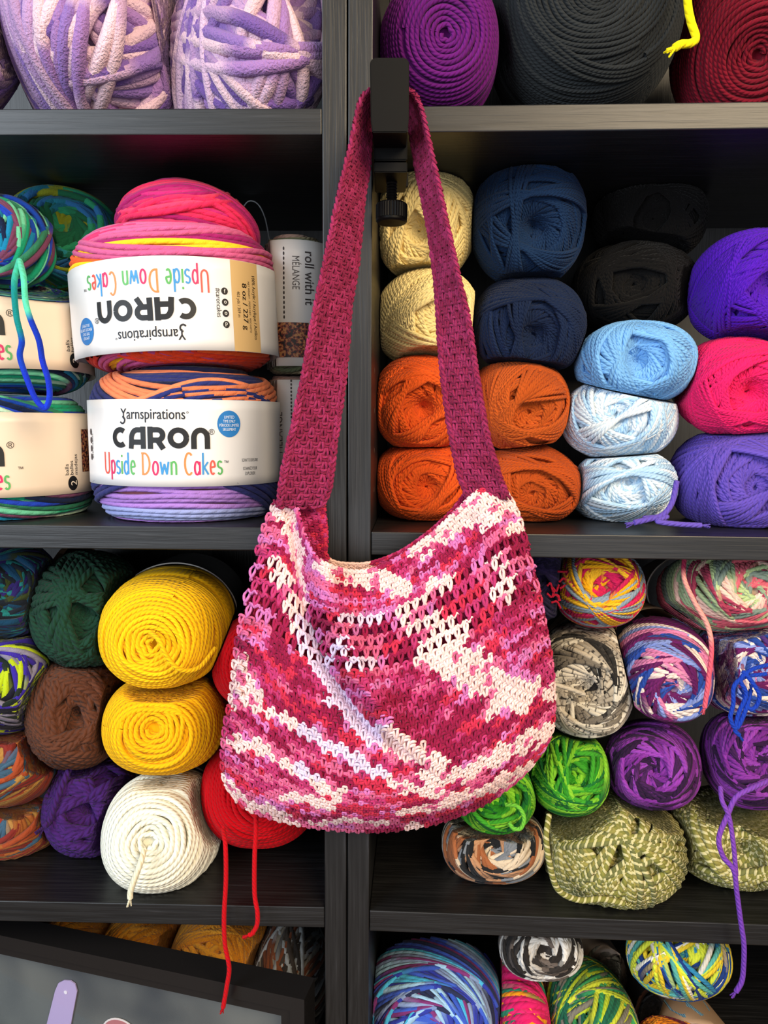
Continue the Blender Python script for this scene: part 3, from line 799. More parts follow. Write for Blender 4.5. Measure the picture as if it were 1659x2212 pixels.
rect(s1, .0615, z0 + .0002, .088, z1 - .0002, .00015, 16).build('tan_panel', TANP, s1.labelo, smooth=False)
mb = MB()
put_text(s1, mb, '8 oz / 227 g', .0712, Z(0), .0064, rot=-math.pi / 2, fit_w=.036, bold=.02)
put_text(s1, mb, '100% Acrylic / Acrylique / Acrílico', .0815, Z(0), .0046, rot=-math.pi / 2, fit_w=.050, bold=.012)
put_text(s1, mb, 'NET WEIGHT - POIDS NET - PESO NETO', .0768, Z(.0), .0026, rot=-math.pi / 2, fit_w=.040)
put_text(s1, mb, '403 yds / 369 m', .0660, Z(-.02), .0040, rot=-math.pi / 2, fit_w=.020)
mb.build('weight_print', ink((44, 34, 24)), s1.labelo, smooth=False)
mb = MB(); put_text(s1, mb, '#caroncakes', .0485, Z(-.02), .0056, rot=-math.pi / 2, fit_w=.022); mb.build('tag_print', ink((40, 36, 34)), s1.labelo, smooth=False)
for k in range(4):
    zz = Z(0) + .0105 - k * .0085
    disc(s1, .0555, zz, .0027, .0027).build('round_icon', ink((36, 34, 34)), s1.labelo, smooth=False)
    mb = MB(); v, f = text_polys('fo◦p'[k] if k != 2 else 'o'); vv = v - (v.max(0) + v.min(0)) / 2
    mb.add(on_label(s1, xf(vv, .0555, zz, .0045, .0045, 0), .0006), f); mb.build('icon_mark', ink((236, 232, 226)), s1.labelo, smooth=False)
# the coiled peak
SEED[0] += 7; rng_ = np.random.default_rng(77)
sc_ = fit((256, 392, 556, 600), .030, .95, (.10, .05, 1), 2.05, 0, .3)
mb = MB(); body(mb, sc_, lin((220, 50, 96)), .001); sc_.rs = strands(mb, sc_, 'ring', pal([(226, 44, 92), (160, 26, 96), (232, 60, 100), (190, 40, 110)], .5), 13, rng_, per=6, loose=2.2, keep=-.5)
o = mb.build('coiled_peak', SOFT, s1.root, origin=sc_.C); o['label'] = 'pink coiled peak'

UPS2 = pal([(226, 130, 90), (40, 48, 110), (28, 32, 66)], jit=.05, zones=[(0, .36, [(40, 46, 100), (228, 132, 90), (24, 28, 58), (226, 128, 86), (36, 40, 92)]), (.36, .6, [(40, 48, 110), (226, 130, 90)]), (.6, .71, [(164, 122, 200), (44, 48, 104), (160, 118, 196), (70, 54, 120)]), (.71, 1.1, [(164, 122, 200), (60, 84, 170), (150, 160, 210), (30, 34, 70)])])
s2 = cake('yarn_cake', 'navy, orange and lilac cake with white upright label, under the upside-down one', (193, 792, 608, 1142), .004, UPS2, VAX, (862, 1052), loose=2.0)
z0, z1, Z, sg, rot = big_label(s2, 862, 1052, False, -.006)
mb = MB()
put_text(s2, mb, 'SCAN TO EXPLORE!', .069, Z(-.22), .0036, fit_w=.016); put_text(s2, mb, 'SCANNEZ POUR', .069, Z(-.32), .0036, fit_w=.014); put_text(s2, mb, 'EXPLORER!', .069, Z(-.38), .0036, fit_w=.010)
mb.build('scan_print', ink((50, 46, 46)), s2.labelo, smooth=False); mb = MB()
put_text(s2, mb, '#caroncakes', -.072, Z(-.05), .0052, rot=math.pi / 2, fit_w=.020)
mb.build('side_print', ink((50, 46, 46)), s2.labelo, smooth=False)
for k in range(4): disc(s2, -.0765, Z(-.18 + k * .10), .0024, .0026).build('round_icon', ink((60, 60, 70)), s2.labelo, smooth=False)

# --- the two grey-labelled skeins standing behind them
def grey_skein(bbox, lab, top, bot, yarnp, words):
    s = ball('labelled_skein', lab, bbox, .090, 1.0, None, 'ring', yarnp, 12, n=5.0, dimple=0, axis=VAX, mat=YARN, loose=1.5, bare=(top, bot))
    z1, z0 = zrange(s, top, bot); sleeve(s, z0, z1, GREYP)
    h = z1 - z0
    mb = MB()
    for t, x, fr_, size, fw, bold in words:
        put_text(s, mb, t, x, z1 - fr_ * h, abs(size), rot=-math.pi / 2 if size > 0 else math.pi / 2, fit_w=fw, bold=bold)
    mb.build('lettering', ink((74, 66, 64)), s.labelo, smooth=False)
    return s
g1 = grey_skein((560, 508, 712, 812), 'grey-white labelled skein reading roll with it, behind the upper big cake', 516, 790, pal([(120, 110, 84), (150, 120, 110), (90, 96, 70)], .4),
    [('roll with it', .013, .30, .0125, .045, .01), ('MÉLANGE', .002, .26, .009, .028, 0), ('...............', -.006, .34, .012, .060, .02)])
pic = rect(g1, -.012, -g1.ry * .82, .016, -g1.ry * .30, .0005); o = pic.build('printed_picture', SWEATER, g1.labelo, smooth=False); o['label'] = 'printed picture of a yarn ball'
g2 = grey_skein((560, 812, 708, 1128), 'grey-white labelled skein with dotted line, behind the lower big cake', 820, 1010, pal([(120, 110, 84), (150, 120, 110), (90, 96, 70)], .4),
    [('MÉLANGE', -.006, .60, -.010, .036, 0), ('...............', .0015, .30, .012, .046, .02)])
tail(g1.root, [(512, 500), (518, 465), (535, 436), (556, 440), (572, 470), (582, 520)], .15, 3, [(200, 205, 210)], name='plastic_tie', mat=mat_plain('clear_plastic_tie', (150, 155, 160), .2, .6), fray=False)

# ================================================================== right middle: twelve balls
S1 = dict(style='wind')
def rb(label, bbox, d, pole, c, sw=9, beta=(12, 55), group=None, ry=.065, jit=.06, **kw):
    return ball('yarn_ball', label, bbox, d, ry, pole, 'wind', pal([c] if isinstance(c[0], int) else c, None if isinstance(c[0], int) else .1, jit=jit), sw, group=group, beta=beta, **kw)
rb('lower pale yellow yarn ball, behind the strap and on the orange ball', (813, 585, 1030, 790), .06, (.35, .05), (236, 214, 148), 10, dimple=.25)
rb('upper pale yellow yarn ball, below the clamp screw knob', (816, 362, 1024, 606), .062, (-.15, -.1), (240, 216, 146), 10, dimple=.2)
rb('lower navy blue yarn ball, resting on the rust ball', (1024, 598, 1262, 812), .055, (.1, -.15), (22, 36, 66), 8, dimple=.25)
rb('upper navy blue yarn ball, top of its stack', (1020, 345, 1262, 618), .055, (.12, -.05), (22, 46, 80), 8, dimple=.35)
rb('lower black fuzzy yarn ball, above the light blue ball', (1240, 525, 1502, 722), .10, (.0, .1), (15, 14, 14), 9)
rb('upper black fuzzy yarn ball, top of its stack in the shadow', (1285, 372, 1525, 570), .115, (.1, .0), (15, 14, 14), 9)
rb('upper orange yarn ball, left end of the row under the pale yellow', (811, 770, 1008, 972), .05, (.05, -.1), (214, 84, 28), 9, dimple=.4, sig=.3)
rb('lower orange yarn ball, on the shelf board at the left end', (811, 958, 1014, 1124), .05, (.1, -.1), (214, 82, 26), 9, dimple=.3)
rb('upper rust orange yarn ball, behind the strap under the navy ball', (1020, 775, 1226, 972), .052, (.2, -.15), (186, 84, 30), 9)
rb('lower rust orange yarn ball, on the shelf board beside the white-blue ball', (1028, 958, 1252, 1128), .05, (.1, -.2), (176, 74, 24), 9)
rb('lower ice blue yarn ball, on the shelf board with loosely crossing strands', (1238, 974, 1458, 1132), .045, (.1, .1), [(206, 226, 238), (170, 204, 232), (222, 234, 242)], 10, beta=(5, 70))
rb('upper ice blue yarn ball, below the sky blue ball', (1218, 818, 1458, 990), .045, (-.05, .1), [(208, 226, 240), (170, 206, 236), (222, 234, 242)], 10, beta=(5, 65))
rb('sky blue yarn ball with a swirled centre, under the black balls', (1246, 698, 1502, 872), .04, (.05, .1), (116, 172, 226), 10, dimple=.35)
rb('bluish purple yarn ball with loose ends, on the shelf board at the right edge', (1448, 930, 1745, 1148), .03, (.3, -.1), (92, 72, 170), 11, beta=(5, 60),
   tails=[dict(pts=[(1462, 1040), (1452, 1085), (1432, 1112), (1400, 1122), (1370, 1129)], d=[.03, .025, .02, .015, .012], sw=13, cols=[(96, 76, 172)], label='loose purple yarn end lying on the shelf'),
          dict(pts=[(1390, 1120), (1440, 1116), (1420, 1126), (1460, 1132), (1515, 1135)], d=[.02, .02, .014, .012, .012], sw=12, cols=[(100, 80, 176)])])
sp = rb('hot pink yarn ball, between the violet and bluish purple balls', (1458, 733, 1730, 940), .03, (.25, -.1), (226, 30, 98), 9, dimple=.35)
sleeve(sp, -.05, -.01, WHITE, grow=1.0)
rb('violet yarn ball at the right edge, top of its stack', (1486, 498, 1765, 742), .045, (.35, .05), (76, 22, 170), 9, dimple=.3)

# ================================================================== lower left
DK = pal([(20, 60, 90), (40, 30, 90), (30, 110, 110), (24, 30, 40), (50, 60, 30)], .06)
ball('yarn_ball', 'dark navy, teal and violet fuzzy ball at the left edge under the shelf', (-150, 1165, 118, 1378), .03, .07, (.1, .0), 'wind', DK, 15, mat=SOFT, beta=(10, 60))
lb_ = ball('labelled_skein', 'skein in a plain beige label behind the dark green ball', (72, 1186, 230, 1480), .125, .06, (.0, .1), 'ring', pal([(60, 50, 44)]), 12); sleeve(lb_, -.05, .05, BEIGEP)
EDGE = mat_plain('label_rim', (190, 186, 180), .3, .6)
sg_ = ball('yarn_ball', 'dark forest green yarn ball, left of the upper yellow skein', (76, 1200, 300, 1432), .045, .055, (-.1, -.1), 'wind', pal([(26, 60, 45)]), 17, mat=BULKY, beta=(10, 60), per=6)
sleeve(sg_, -.07, -.012, DARKP, grow=2.2, edge=EDGE)
ball('yarn_ball', 'lime, navy and violet striped ball at the left edge, under the dark navy one', (-140, 1362, 112, 1582), .02, .07, (-.1, .1), 'wind', pal([(170, 190, 30), (56, 40, 150), (26, 26, 40), (130, 126, 150), (50, 36, 140), (30, 40, 36)], .45), 15, mat=SOFT, beta=(10, 60))
ball('yarn_ball', 'chocolate brown yarn ball, left of the lower yellow skein', (66, 1424, 268, 1650), .035, .055, (-.05, -.05), 'wind', pal([(92, 54, 38)]), 17, mat=BULKY, beta=(8, 55), per=6, dimple=.35)
RUS = [(150, 66, 36), (160, 116, 56), (120, 40, 34), (60, 88, 110), (150, 86, 40), (136, 50, 36)]
ball('yarn_ball', 'upper rust, gold and blue striped ball at the left edge', (-150, 1560, 124, 1738), .02, .07, (-.1, .1), 'wind', pal(RUS, .6), 13, mat=SOFT, beta=(25, 65))
ball('yarn_ball', 'lower rust, gold and red striped ball at the left edge, on the shelf board', (-150, 1722, 122, 1846), .03, .06, (-.1, .1), 'wind', pal(RUS, .6), 13, mat=SOFT, beta=(25, 65))
ball('yarn_ball', 'deep purple yarn ball on the shelf board, left of the white skein', (103, 1634, 290, 1842), .042, .055, (-.05, -.1), 'wind', pal([(64, 30, 100)]), 17, mat=BULKY, beta=(8, 50), per=6, dimple=.35,
     tails=[dict(pts=[(150, 1660), (125, 1720), (108, 1770), (96, 1785)], d=[.06, .045, .04, .035], sw=15, cols=[(60, 28, 94)], mat=BULKY)])
def skein(label, bbox, d, ry, pole, c, sw=11, band=None, tails=(), **kw):
    s = ball('yarn_skein', label, bbox, d, ry, pole, 'ring', pal(c) if isinstance(c, list) else c, sw, n=2.6, dimple=kw.pop('dimple', .12), sig=kw.pop('sig', .22), tails=tails, **kw)
    if band: sleeve(s, *band[:2], band[2], grow=2.4, edge=EDGE)
    return s
skein('upper golden yellow skein, resting on the other yellow one', (214, 1222, 508, 1486), .004, .085, (-.2, -.22), [(246, 190, 20)], band=(-.10, -.02, DARKP), loose=1.9,
      tails=[dict(pts=[(325, 1366), (345, 1385), (362, 1420), (390, 1447), (430, 1442), (465, 1400)], d=[.004, -.004, -.004, 0.0, .012, .03], sw=11, cols=[(244, 188, 20)], fray=False)])
skein('lower golden yellow skein, between the upper one and the white skein', (222, 1450, 492, 1672), .004, .085, (-.15, -.1), [(244, 182, 16)], loose=1.5)
skein('creamy white skein with a loose end, lowest of its stack', (219, 1660, 484, 1930), -.008, .085, (-.15, -.15), [(234, 232, 214)], band=(-.085, -.035, WHITE), loose=1.7, sw=12,
      tails=[dict(pts=[(312, 1835), (303, 1865), (290, 1900), (282, 1925), (281, 1940)], d=[-.008, -.018, -.02, -.02, -.02], sw=14, cols=[(234, 226, 196)], label='loose white yarn end')])
skein('upper bright red skein, half hidden behind the bag', (456, 1320, 702, 1540), .02, .08, (-.05, -.05), [(186, 4, 16)], loose=1.5)
skein('lower bright red skein with two hanging ends, under the bag', (434, 1584, 690, 1830), .010, .08, (.1, -.05), [(196, 4, 18)], loose=1.6,
      tails=[dict(pts=[(482, 1790), (487, 1830), (488, 1900), (484, 1980), (486, 2040), (495, 2090), (490, 2130), (484, 2165), (482, 2176)], d=[.01, -.006, -.01, -.012, -.012, -.012, -.012, -.012, -.012], sw=11, cols=[(190, 8, 22)], label='longer red yarn end hanging over the shelf edge'),
             dict(pts=[(552, 1720), (553, 1790), (550, 1850), (550, 1930), (556, 1970), (555, 1998), (545, 2016), (538, 2020)], d=[.0, -.004, -.008, -.01, -.012, -.012, -.012, -.012], sw=11, cols=[(190, 8, 22)], label='shorter red yarn end hanging over the shelf edge')])

# ================================================================== lower right
fz = ball('yarn_ball', 'dark purple fuzzy ball with red flecks, just right of the bag', (1120, 1175, 1222, 1335), .04, .05, (0, 0), 'wind', pal([(40, 32, 66), (50, 40, 80), (30, 26, 50)], .05), 9, mat=SOFT)
rngf = np.random.default_rng(4)
for k in range(9):
    x, y = rngf.uniform(1175, 1212), rngf.uniform(1215, 1325)
    tail(fz.root, [(x, y), (x + rngf.uniform(4, 12), y + rngf.uniform(-8, 8)), (x + rngf.uniform(10, 20), y + rngf.uniform(-12, 14))], .038, 5, [(170, 20, 50)], mat=SOFT, name='red_fleck', fray=False)
sC = ball('yarn_ball', 'raspberry, yellow and grey striped ball up under the shelf', (1200, 1188, 1388, 1350), .02, .06, (.1, .0), 'wind', pal([(190, 30, 84), (226, 160, 20), (196, 36, 80), (130, 146, 160), (230, 176, 40)], .45), 10, beta=(5, 65), per=6, loose=1.5)
sP = ball('yarn_skein', 'pastel pink and sage green skein at the right edge under the shelf', (1408, 1190, 1740, 1368), .012, .09, (.35, .0), 'wind', pal([(150, 170, 130), (206, 96, 110), (226, 186, 170), (120, 136, 124), (160, 60, 84), (176, 196, 140)], .2), 12, beta=(30, 62), bands=0, loose=1.6,
     tails=[dict(pts=[(1478, 1205), (1478, 1250), (1500, 1300), (1528, 1350), (1537, 1400), (1530, 1470), (1522, 1528)], d=[.03, .02, .005, -.004, -.008, -.01, -.01], sw=11, cols=[(150, 40, 70), (226, 150, 140), (226, 150, 140), (220, 90, 110), (220, 90, 110)], label='coral yarn end hanging across the next skein')])
sleeve(sP, -.10, -.035, BEIGEP, grow=2.4, edge=EDGE)
sG = ball('yarn_skein', 'grey, black and cream marbled skein, directly right of the bag', (1158, 1336, 1374, 1600), .014, .085, (-.02, -.2), 'wind', pal([(186, 174, 154), (120, 112, 100), (206, 198, 180), (40, 38, 36), (160, 150, 134), (214, 206, 190)], .22, heather=((60, 56, 52), .14)), 11, mat=SOFT, beta=(35, 66), bands=0, dimple=.35, sig=.35, loose=1.4,
     tails=[dict(pts=[(1190, 1476), (1230, 1488), (1262, 1500)], d=[.010, .010, .02], sw=10, cols=[(200, 190, 172)], fray=False)])
sleeve(sG, -.09, -.02, BEIGEP, grow=2.4)
BPM = pal([(40, 70, 150), (100, 30, 90), (226, 206, 196), (206, 120, 160), (130, 146, 204), (96, 28, 84)], .19)
sB = ball('yarn_skein', 'blue, plum and cream striped skein, under the coral yarn end', (1322, 1316, 1550, 1570), .0, .085, (.15, -.35), 'wind', BPM, 11, beta=(32, 64), bands=0, dimple=.25, loose=1.4)
sleeve(sB, -.09, -.03, BEIGEP, grow=2.4)
BL = (24, 60, 170)
ball('yarn_skein', 'plum, blue and pink striped skein with a royal blue tassel at the right edge', (1488, 1332, 1740, 1550), .012, .085, (.2, .0), 'wind', BPM, 11, beta=(32, 64), bands=0, dimple=.25, loose=1.4,
     tails=[dict(pts=[(1660, 1436), (1625, 1446), (1600, 1468), (1612, 1500), (1596, 1540), (1588, 1575), (1597, 1588)], d=[-.002, -.006, -.008, -.01, -.012, -.014, -.014], sw=10, cols=[BL], label='royal blue yarn tassel'),
            dict(pts=[(1655, 1456), (1610, 1462), (1586, 1482), (1584, 1520), (1578, 1552), (1592, 1572), (1612, 1530), (1622, 1490)], d=[-.002, -.006, -.01, -.012, -.014, -.014, -.012, -.006], sw=10, cols=[BL]),
            dict(pts=[(1605, 1450), (1622, 1470), (1640, 1500), (1634, 1525), (1618, 1530), (1606, 1500)], d=[-.006, -.01, -.012, -.012, -.012, -.006], sw=10, cols=[BL])])
PB = pal([(126, 50, 146), (110, 40, 130), (44, 22, 54), (134, 58, 156), (60, 28, 72)], .11)
ball('yarn_skein', 'left purple and black streaked skein, between green and purple', (1304, 1550, 1518, 1754), .004, .08, (.0, -.12), 'wind', PB, 11, beta=(30, 62), bands=0, dimple=.22, loose=1.3)
ball('yarn_skein', 'right purple and black streaked skein with a long hanging end', (1508, 1530, 1735, 1750), .0, .08, (.15, -.05), 'wind', PB, 11, beta=(30, 62), bands=0, dimple=.22, loose=1.3,
     tails=[dict(pts=[(1662, 1686), (1625, 1702), (1590, 1722), (1572, 1760), (1553, 1810), (1562, 1850), (1585, 1880), (1592, 1930), (1600, 1990), (1607, 2040), (1606, 2090), (1602, 2120), (1590, 2142)], d=[.0, -.008, -.012, -.014, -.016, -.016, -.018, -.018, -.018, -.018, -.016, -.016, -.016], sw=12, cols=[(120, 66, 170), (110, 60, 170)], label='long purple yarn end hanging below the shelf'),
            dict(pts=[(1556, 1700), (1560, 1730), (1575, 1765), (1585, 1830), (1590, 1890)], d=[-.004, -.012, -.015, -.017, -.017], sw=11, cols=[(120, 66, 170)])])
GR = pal([(44, 130, 30), (110, 176, 40), (24, 96, 40), (130, 196, 50), (60, 150, 40)], .10)
ball('yarn_ball', 'right green marbled ball, beside the purple streaked skein', (1142, 1576, 1310, 1756), .014, .06, (.15, -.1), 'wind', GR, 11, beta=(10, 60), per=6, loose=1.4)
ball('yarn_ball', 'left green marbled ball, peeking out below the bag', (985, 1630, 1150, 1794), .016, .055, (.1, -.1), 'wind', GR, 11, beta=(10, 60), per=6, loose=1.4,
     tails=[dict(pts=[(1092, 1738), (1118, 1742), (1132, 1765), (1126, 1788), (1110, 1790), (1100, 1778)], d=[.014, .01, .008, .008, .01, .014], sw=10, cols=[(110, 190, 60)], fray=False)])
ball('yarn_ball', 'black, tan and grey striped ball on the shelf board below the green ones', (952, 1732, 1180, 1912), .012, .06, (.0, -.1), 'wind', pal([(34, 34, 36), (176, 130, 96), (120, 124, 130), (30, 30, 32), (150, 90, 56), (206, 186, 160)], .16), 11, mat=SOFT, beta=(35, 66), bands=0, dimple=.25, loose=2.0)
OL = pal([(126, 124, 60), (110, 112, 66), (140, 132, 70)], .1)
ball('yarn_ball', 'left olive and cream twisted ball with a loop at its base, on the shelf board', (1172, 1702, 1476, 1960), .0, .07, (.1, -.1), 'wind', OL, 14, mat=MARL, beta=(5, 50), per=6, loose=1.8, dimple=.1,
     tails=[dict(pts=[(1186, 1760), (1180, 1810), (1188, 1870), (1206, 1922), (1250, 1944), (1300, 1942), (1348, 1952)], d=[.01, -.002, -.005, -.004, -.002, -.002, -.002], sw=14, cols=[(126, 124, 60)], mat=MARL)])
ball('yarn_ball', 'right olive and cream twisted ball, behind the long purple yarn end', (1446, 1702, 1745, 1915), .012, .07, (.1, -.2), 'wind', OL, 14, mat=MARL, beta=(8, 55), per=6, loose=1.5, dimple=.35)

# ================================================================== bottom left
MU = pal([(206, 134, 34), (194, 120, 26), (214, 146, 44)], .1)
for bb, lb in (((70, 1905, 266, 2240), 'mustard fuzzy skein behind the picture frame, left of three'), ((204, 1905, 420, 2250), 'mustard fuzzy skein behind the picture frame, middle of three'), ((362, 1905, 585, 2260), 'mustard fuzzy skein behind the picture frame, right of three, beside the grey one')):
    ball('yarn_skein', lb, bb, .090 - .00009 * bb[0], .06, (.0, .1), 'wind', MU, 13, axis=(0, -1, .12), group='mustard skeins behind the picture frame', mat=CHEN, n=4.5, beta=(10, 60), loose=1.5, S=7)
ball('yarn_skein', 'dark burgundy skein in the corner behind the picture frame', (-150, 1925, 108, 2220), .12, .06, (0, .1), 'wind', pal([(90, 30, 34), (140, 100, 80), (80, 24, 30)], .2), 12, axis=(0, -1, .15), mat=SOFT)
ball('yarn_skein', 'brown and grey striped skein beside the upright in the bottom left bay', (546, 1975, 704, 2260), .048, .06, (.0, .1), 'wind', pal([(60, 52, 46), (130, 120, 104), (110, 60, 36), (44, 40, 38), (150, 154, 156)], .3), 13, axis=(0, -1, .15), mat=SOFT, beta=(0, 40), loose=1.5)

# ================================================================== bottom right
ball('yarn_skein', 'large blue, turquoise and violet skein in the bottom right bay beside the upright', (793, 2004, 1090, 2340), .01, .08, (.0, -.5), 'wind', pal([(60, 90, 190), (70, 170, 210), (130, 150, 190), (40, 46, 76), (120, 50, 110), (150, 190, 220), (50, 60, 160)], .14), 12, mat=SOFT, beta=(35, 64), bands=0, loose=1.5)
ball('yarn_skein', 'pink, orange and green skein in the bottom right bay', (1058, 2066, 1190, 2340), .02, .06, (.0, .1), 'wind', pal([(206, 30, 96), (210, 36, 100), (236, 150, 30), (206, 30, 96), (40, 120, 90)], .3), 17, axis=(0, -1, .15), beta=(20, 55), per=4)
ball('yarn_ball', 'black, white and taupe striped ball close under the shelf edge', (1075, 1975, 1262, 2122), .02, .05, (.1, -.1), 'wind', pal([(40, 36, 34), (210, 206, 200), (96, 86, 80), (190, 184, 176), (50, 46, 44)], .12), 12, beta=(30, 62), bands=0, loose=1.8)
sY = ball('yarn_skein', 'green, yellow and taupe striped skein in the bottom right bay', (1175, 2058, 1378, 2330), .015, .07, (.0, .25), 'wind', pal([(40, 110, 80), (176, 196, 50), (30, 90, 70), (120, 116, 106), (60, 150, 90), (196, 206, 60)], .22), 12, axis=(0, -1, .15), beta=(15, 55), loose=1.6)
lbl = ball('labelled_skein', 'skein with a beige printed label, behind the green and yellow skein', (1235, 1990, 1372, 2330), .075, .05, (.1, .2), 'ring', pal([(120, 110, 90)]), 11, axis=(0, -1, .25)); sleeve(lbl, -.03, .045, BEIGEP)
lb2 = ball('labelled_skein', 'skein in a black label, between the green and the blue-yellow balls', (1330, 2040, 1450, 2330), .05, .06, (.1, .1), 'ring', pal([(30, 28, 28)]), 11, axis=(0, -1, .25)); sleeve(lb2, -.02, .055, DARKP)
mb = MB(); put_text(lb2, mb, 'WASHING', .004, .046, .0035); put_text(lb2, mb, 'CARE', .004, .040, .0035); mb.build('lettering', ink((180, 170, 150)), lb2.labelo, smooth=False)
ball('yarn_ball', 'blue, yellow and white striped ball close under the shelf edge', (1360, 1978, 1574, 2154), .012, .055, (.05, .0), 'wind', pal([(50, 130, 170), (226, 196, 50), (226, 220, 206), (30, 56, 120), (90, 170, 160), (196, 206, 60)], .28), 11, beta=(5, 65), per=5, loose=2.0)
def label_xy(s, px, py, xr=(-.09, .09), yr=(-.09, .09)):
    gx, gy = np.meshgrid(np.linspace(*xr, 240), np.linspace(*yr, 240)); Q = on_label(s, np.stack([gx.ravel(), gy.ravel()], 1))
    u, v, z = proj(Q); c = np.hypot(u - px, v - py) + z * 40; k = np.argmin(c); return gx.ravel()[k], gy.ravel()[k]
m_, nt_, b_ = newmat('printed_blue_knit'); wv_ = nt_.nodes.new('ShaderNodeTexWave'); wv_.inputs['Scale'].default_value = 190; wv_.inputs['Distortion'].default_value = 3; wv_.inputs['Detail'].default_value = 3
tc_ = nt_.nodes.new('ShaderNodeTexCoord'); nt_.links.new(tc_.outputs['Object'], wv_.inputs['Vector'])
cr_ = nt_.nodes.new('ShaderNodeValToRGB'); e_ = cr_.color_ramp.elements; e_[0].color = (*lin((60, 110, 150)), 1); e_[1].color = (*lin((150, 190, 206)), 1)
nt_.links.new(wv_.outputs[0], cr_.inputs[0]); nt_.links.new(cr_.outputs[0], b_.inputs['Base Color']); BLUEKNIT = m_
ph = ball('labelled_skein', 'skein with a photo label of a blue knitted scarf, under the blue and yellow ball', (1375, 2120, 1600, 2350), .03, .07, (.0, .25), 'ring', pal([(60, 40, 40)]), 11, axis=(0, -1, .25)); sleeve(ph, -.03, .066, BEIGEP)
pg_ = np.array([label_xy(ph, *q) for q in [(1432, 2160), (1470, 2143), (1512, 2150), (1534, 2182), (1518, 2194), (1478, 2198), (1448, 2182)]])
mb = MB(); mb.add(on_label(ph, np.concatenate([pg_, [pg_.mean(0)]])), np.array([[i, (i + 1) % len(pg_), len(pg_)] for i in range(len(pg_))])); o = mb.build('printed_picture', BLUEKNIT, ph.labelo, smooth=False); o['label'] = 'printed picture of a pale blue knitted scarf'
ball('yarn_skein', 'burgundy and orange skein peeking in at the bottom edge', (1380, 2192, 1566, 2360), .0, .05, (.0, .1), 'wind', pal([(110, 30, 50), (230, 130, 30), (236, 150, 40)], .5), 11, axis=(0, -1, .15), beta=(20, 50))

# ------------------------------------------------------------------ soft contact: skeins flatten against the boards and each other
def world_loc(o):
    m = Matrix.Identity(4); q = o
    while q is not None:
        m = Matrix.LocRotScale(q.location, q.rotation_euler, None) @ m; q = q.parent
    return np.array(m.translation)
def parts_of(root):
    out = []
    for c in root.children:
        if c.type == 'MESH' and not any(k in c.name for k in ('tail', 'loop', 'fleck', 'tie')):
            out.append(c); out += [g for g in c.children if g.type == 'MESH']
    return out
def grown(s, dirs, g): return s.C + local(s, dirs, np.full(dirs.shape[:-1], g))
th_ = np.linspace(0.05, math.pi - .05, 20)[:, None]; ph_ = np.linspace(0, 2 * math.pi, 32)[None, :]
DIRS = np.stack([np.sin(th_) * np.cos(ph_), np.sin(th_) * np.sin(ph_), np.cos(th_) + 0 * ph_], -1).reshape(-1, 3)
def inside(s, P, g):
    q = P - s.C; L = np.stack([q @ s.e1, q @ s.e2, q @ s.e3], -1); r = np.linalg.norm(L, axis=-1)
    return r < rad_of(s, L / np.maximum(r, 1e-9)[:, None]) + g
def rdir(s, v):
    L = np.array([v @ s.e1, v @ s.e2, v @ s.e3]); return float(rad_of(s, L[None])[0]) + 1.6 * s.rs
planes = {id(s): [] for s in BALLS}
for i, a_ in enumerate(BALLS):
    for b_ in BALLS[i + 1:]:
        dist = np.linalg.norm(a_.C - b_.C)
        if dist > 1.3 * (max(a_.rx, a_.rz, a_.ry) + max(b_.rx, b_.rz, b_.ry)): continue
        if not (inside(b_, grown(a_, DIRS, 2 * a_.rs), 2 * b_.rs).any() or inside(a_, grown(b_, DIRS, 2 * b_.rs), 2 * a_.rs).any()): continue
        nn_ = nrm(b_.C - a_.C); ra, rb_ = rdir(a_, nn_), rdir(b_, -nn_)
        k = ra + (dist - ra - rb_) / 2; k = min(max(k, ra * .45), dist - rb_ * .45) if dist > .45 * (ra + rb_) else k
        q = a_.C + nn_ * k
        planes[id(a_)].append((q, nn_)); planes[id(b_)].append((q, -nn_))
def bay(s):
    """inner faces of the compartment the skein lies in, in its bookcase's own frame"""
    left = s.C[0] < (XB1 + XB2) / 2; zs = zl + [ZL4] if left else zr + [ZR4]
    _, py, _ = proj(s.C); k = int(np.searchsorted([232, 1145, 1965], py))
    z0 = zs[k]; z1 = (zs[k - 1] - TH) if k else zs[0] + .36 - TH
    return (-1e9 if left else XC - XS, XA - XS if left else 1e9), (z0, z1), (TL if left else TR)
for s in BALLS:
    (xa, xb), (z0, z1), tl = bay(s); an = math.atan(tl); ca, sa = math.cos(an), math.sin(an)
    for o in parts_of(s.root):
        me = o.data; n = len(me.vertices); co = np.empty(n * 3, np.float32); me.vertices.foreach_get('co', co); w0 = world_loc(o)
        P = co.reshape(-1, 3).astype(float) + w0
        for q, nn_ in planes[id(s)] * 3:
            h = (P - q) @ nn_ + .0006; m = h > 0
            P[m] -= (h[m] * .995)[:, None] * nn_
        X = P[:, 0] - XS; lx = X * ca - P[:, 1] * sa; ly = X * sa + P[:, 1] * ca
        e = .0004 + .0006 * np.random.default_rng(3).random(n)
        lx = np.clip(lx, xa + e, xb - e)
        ly = np.minimum(ly, DEP - .007 - e)
        deep = ly > -.0005
        P[:, 2] = np.where(deep, np.clip(P[:, 2], z0 + e, z1 - e), P[:, 2])
        P[:, 0] = lx * ca + ly * sa + XS; P[:, 1] = -lx * sa + ly * ca
        me.vertices.foreach_set('co', (P - w0).astype(np.float32).ravel()); me.update()

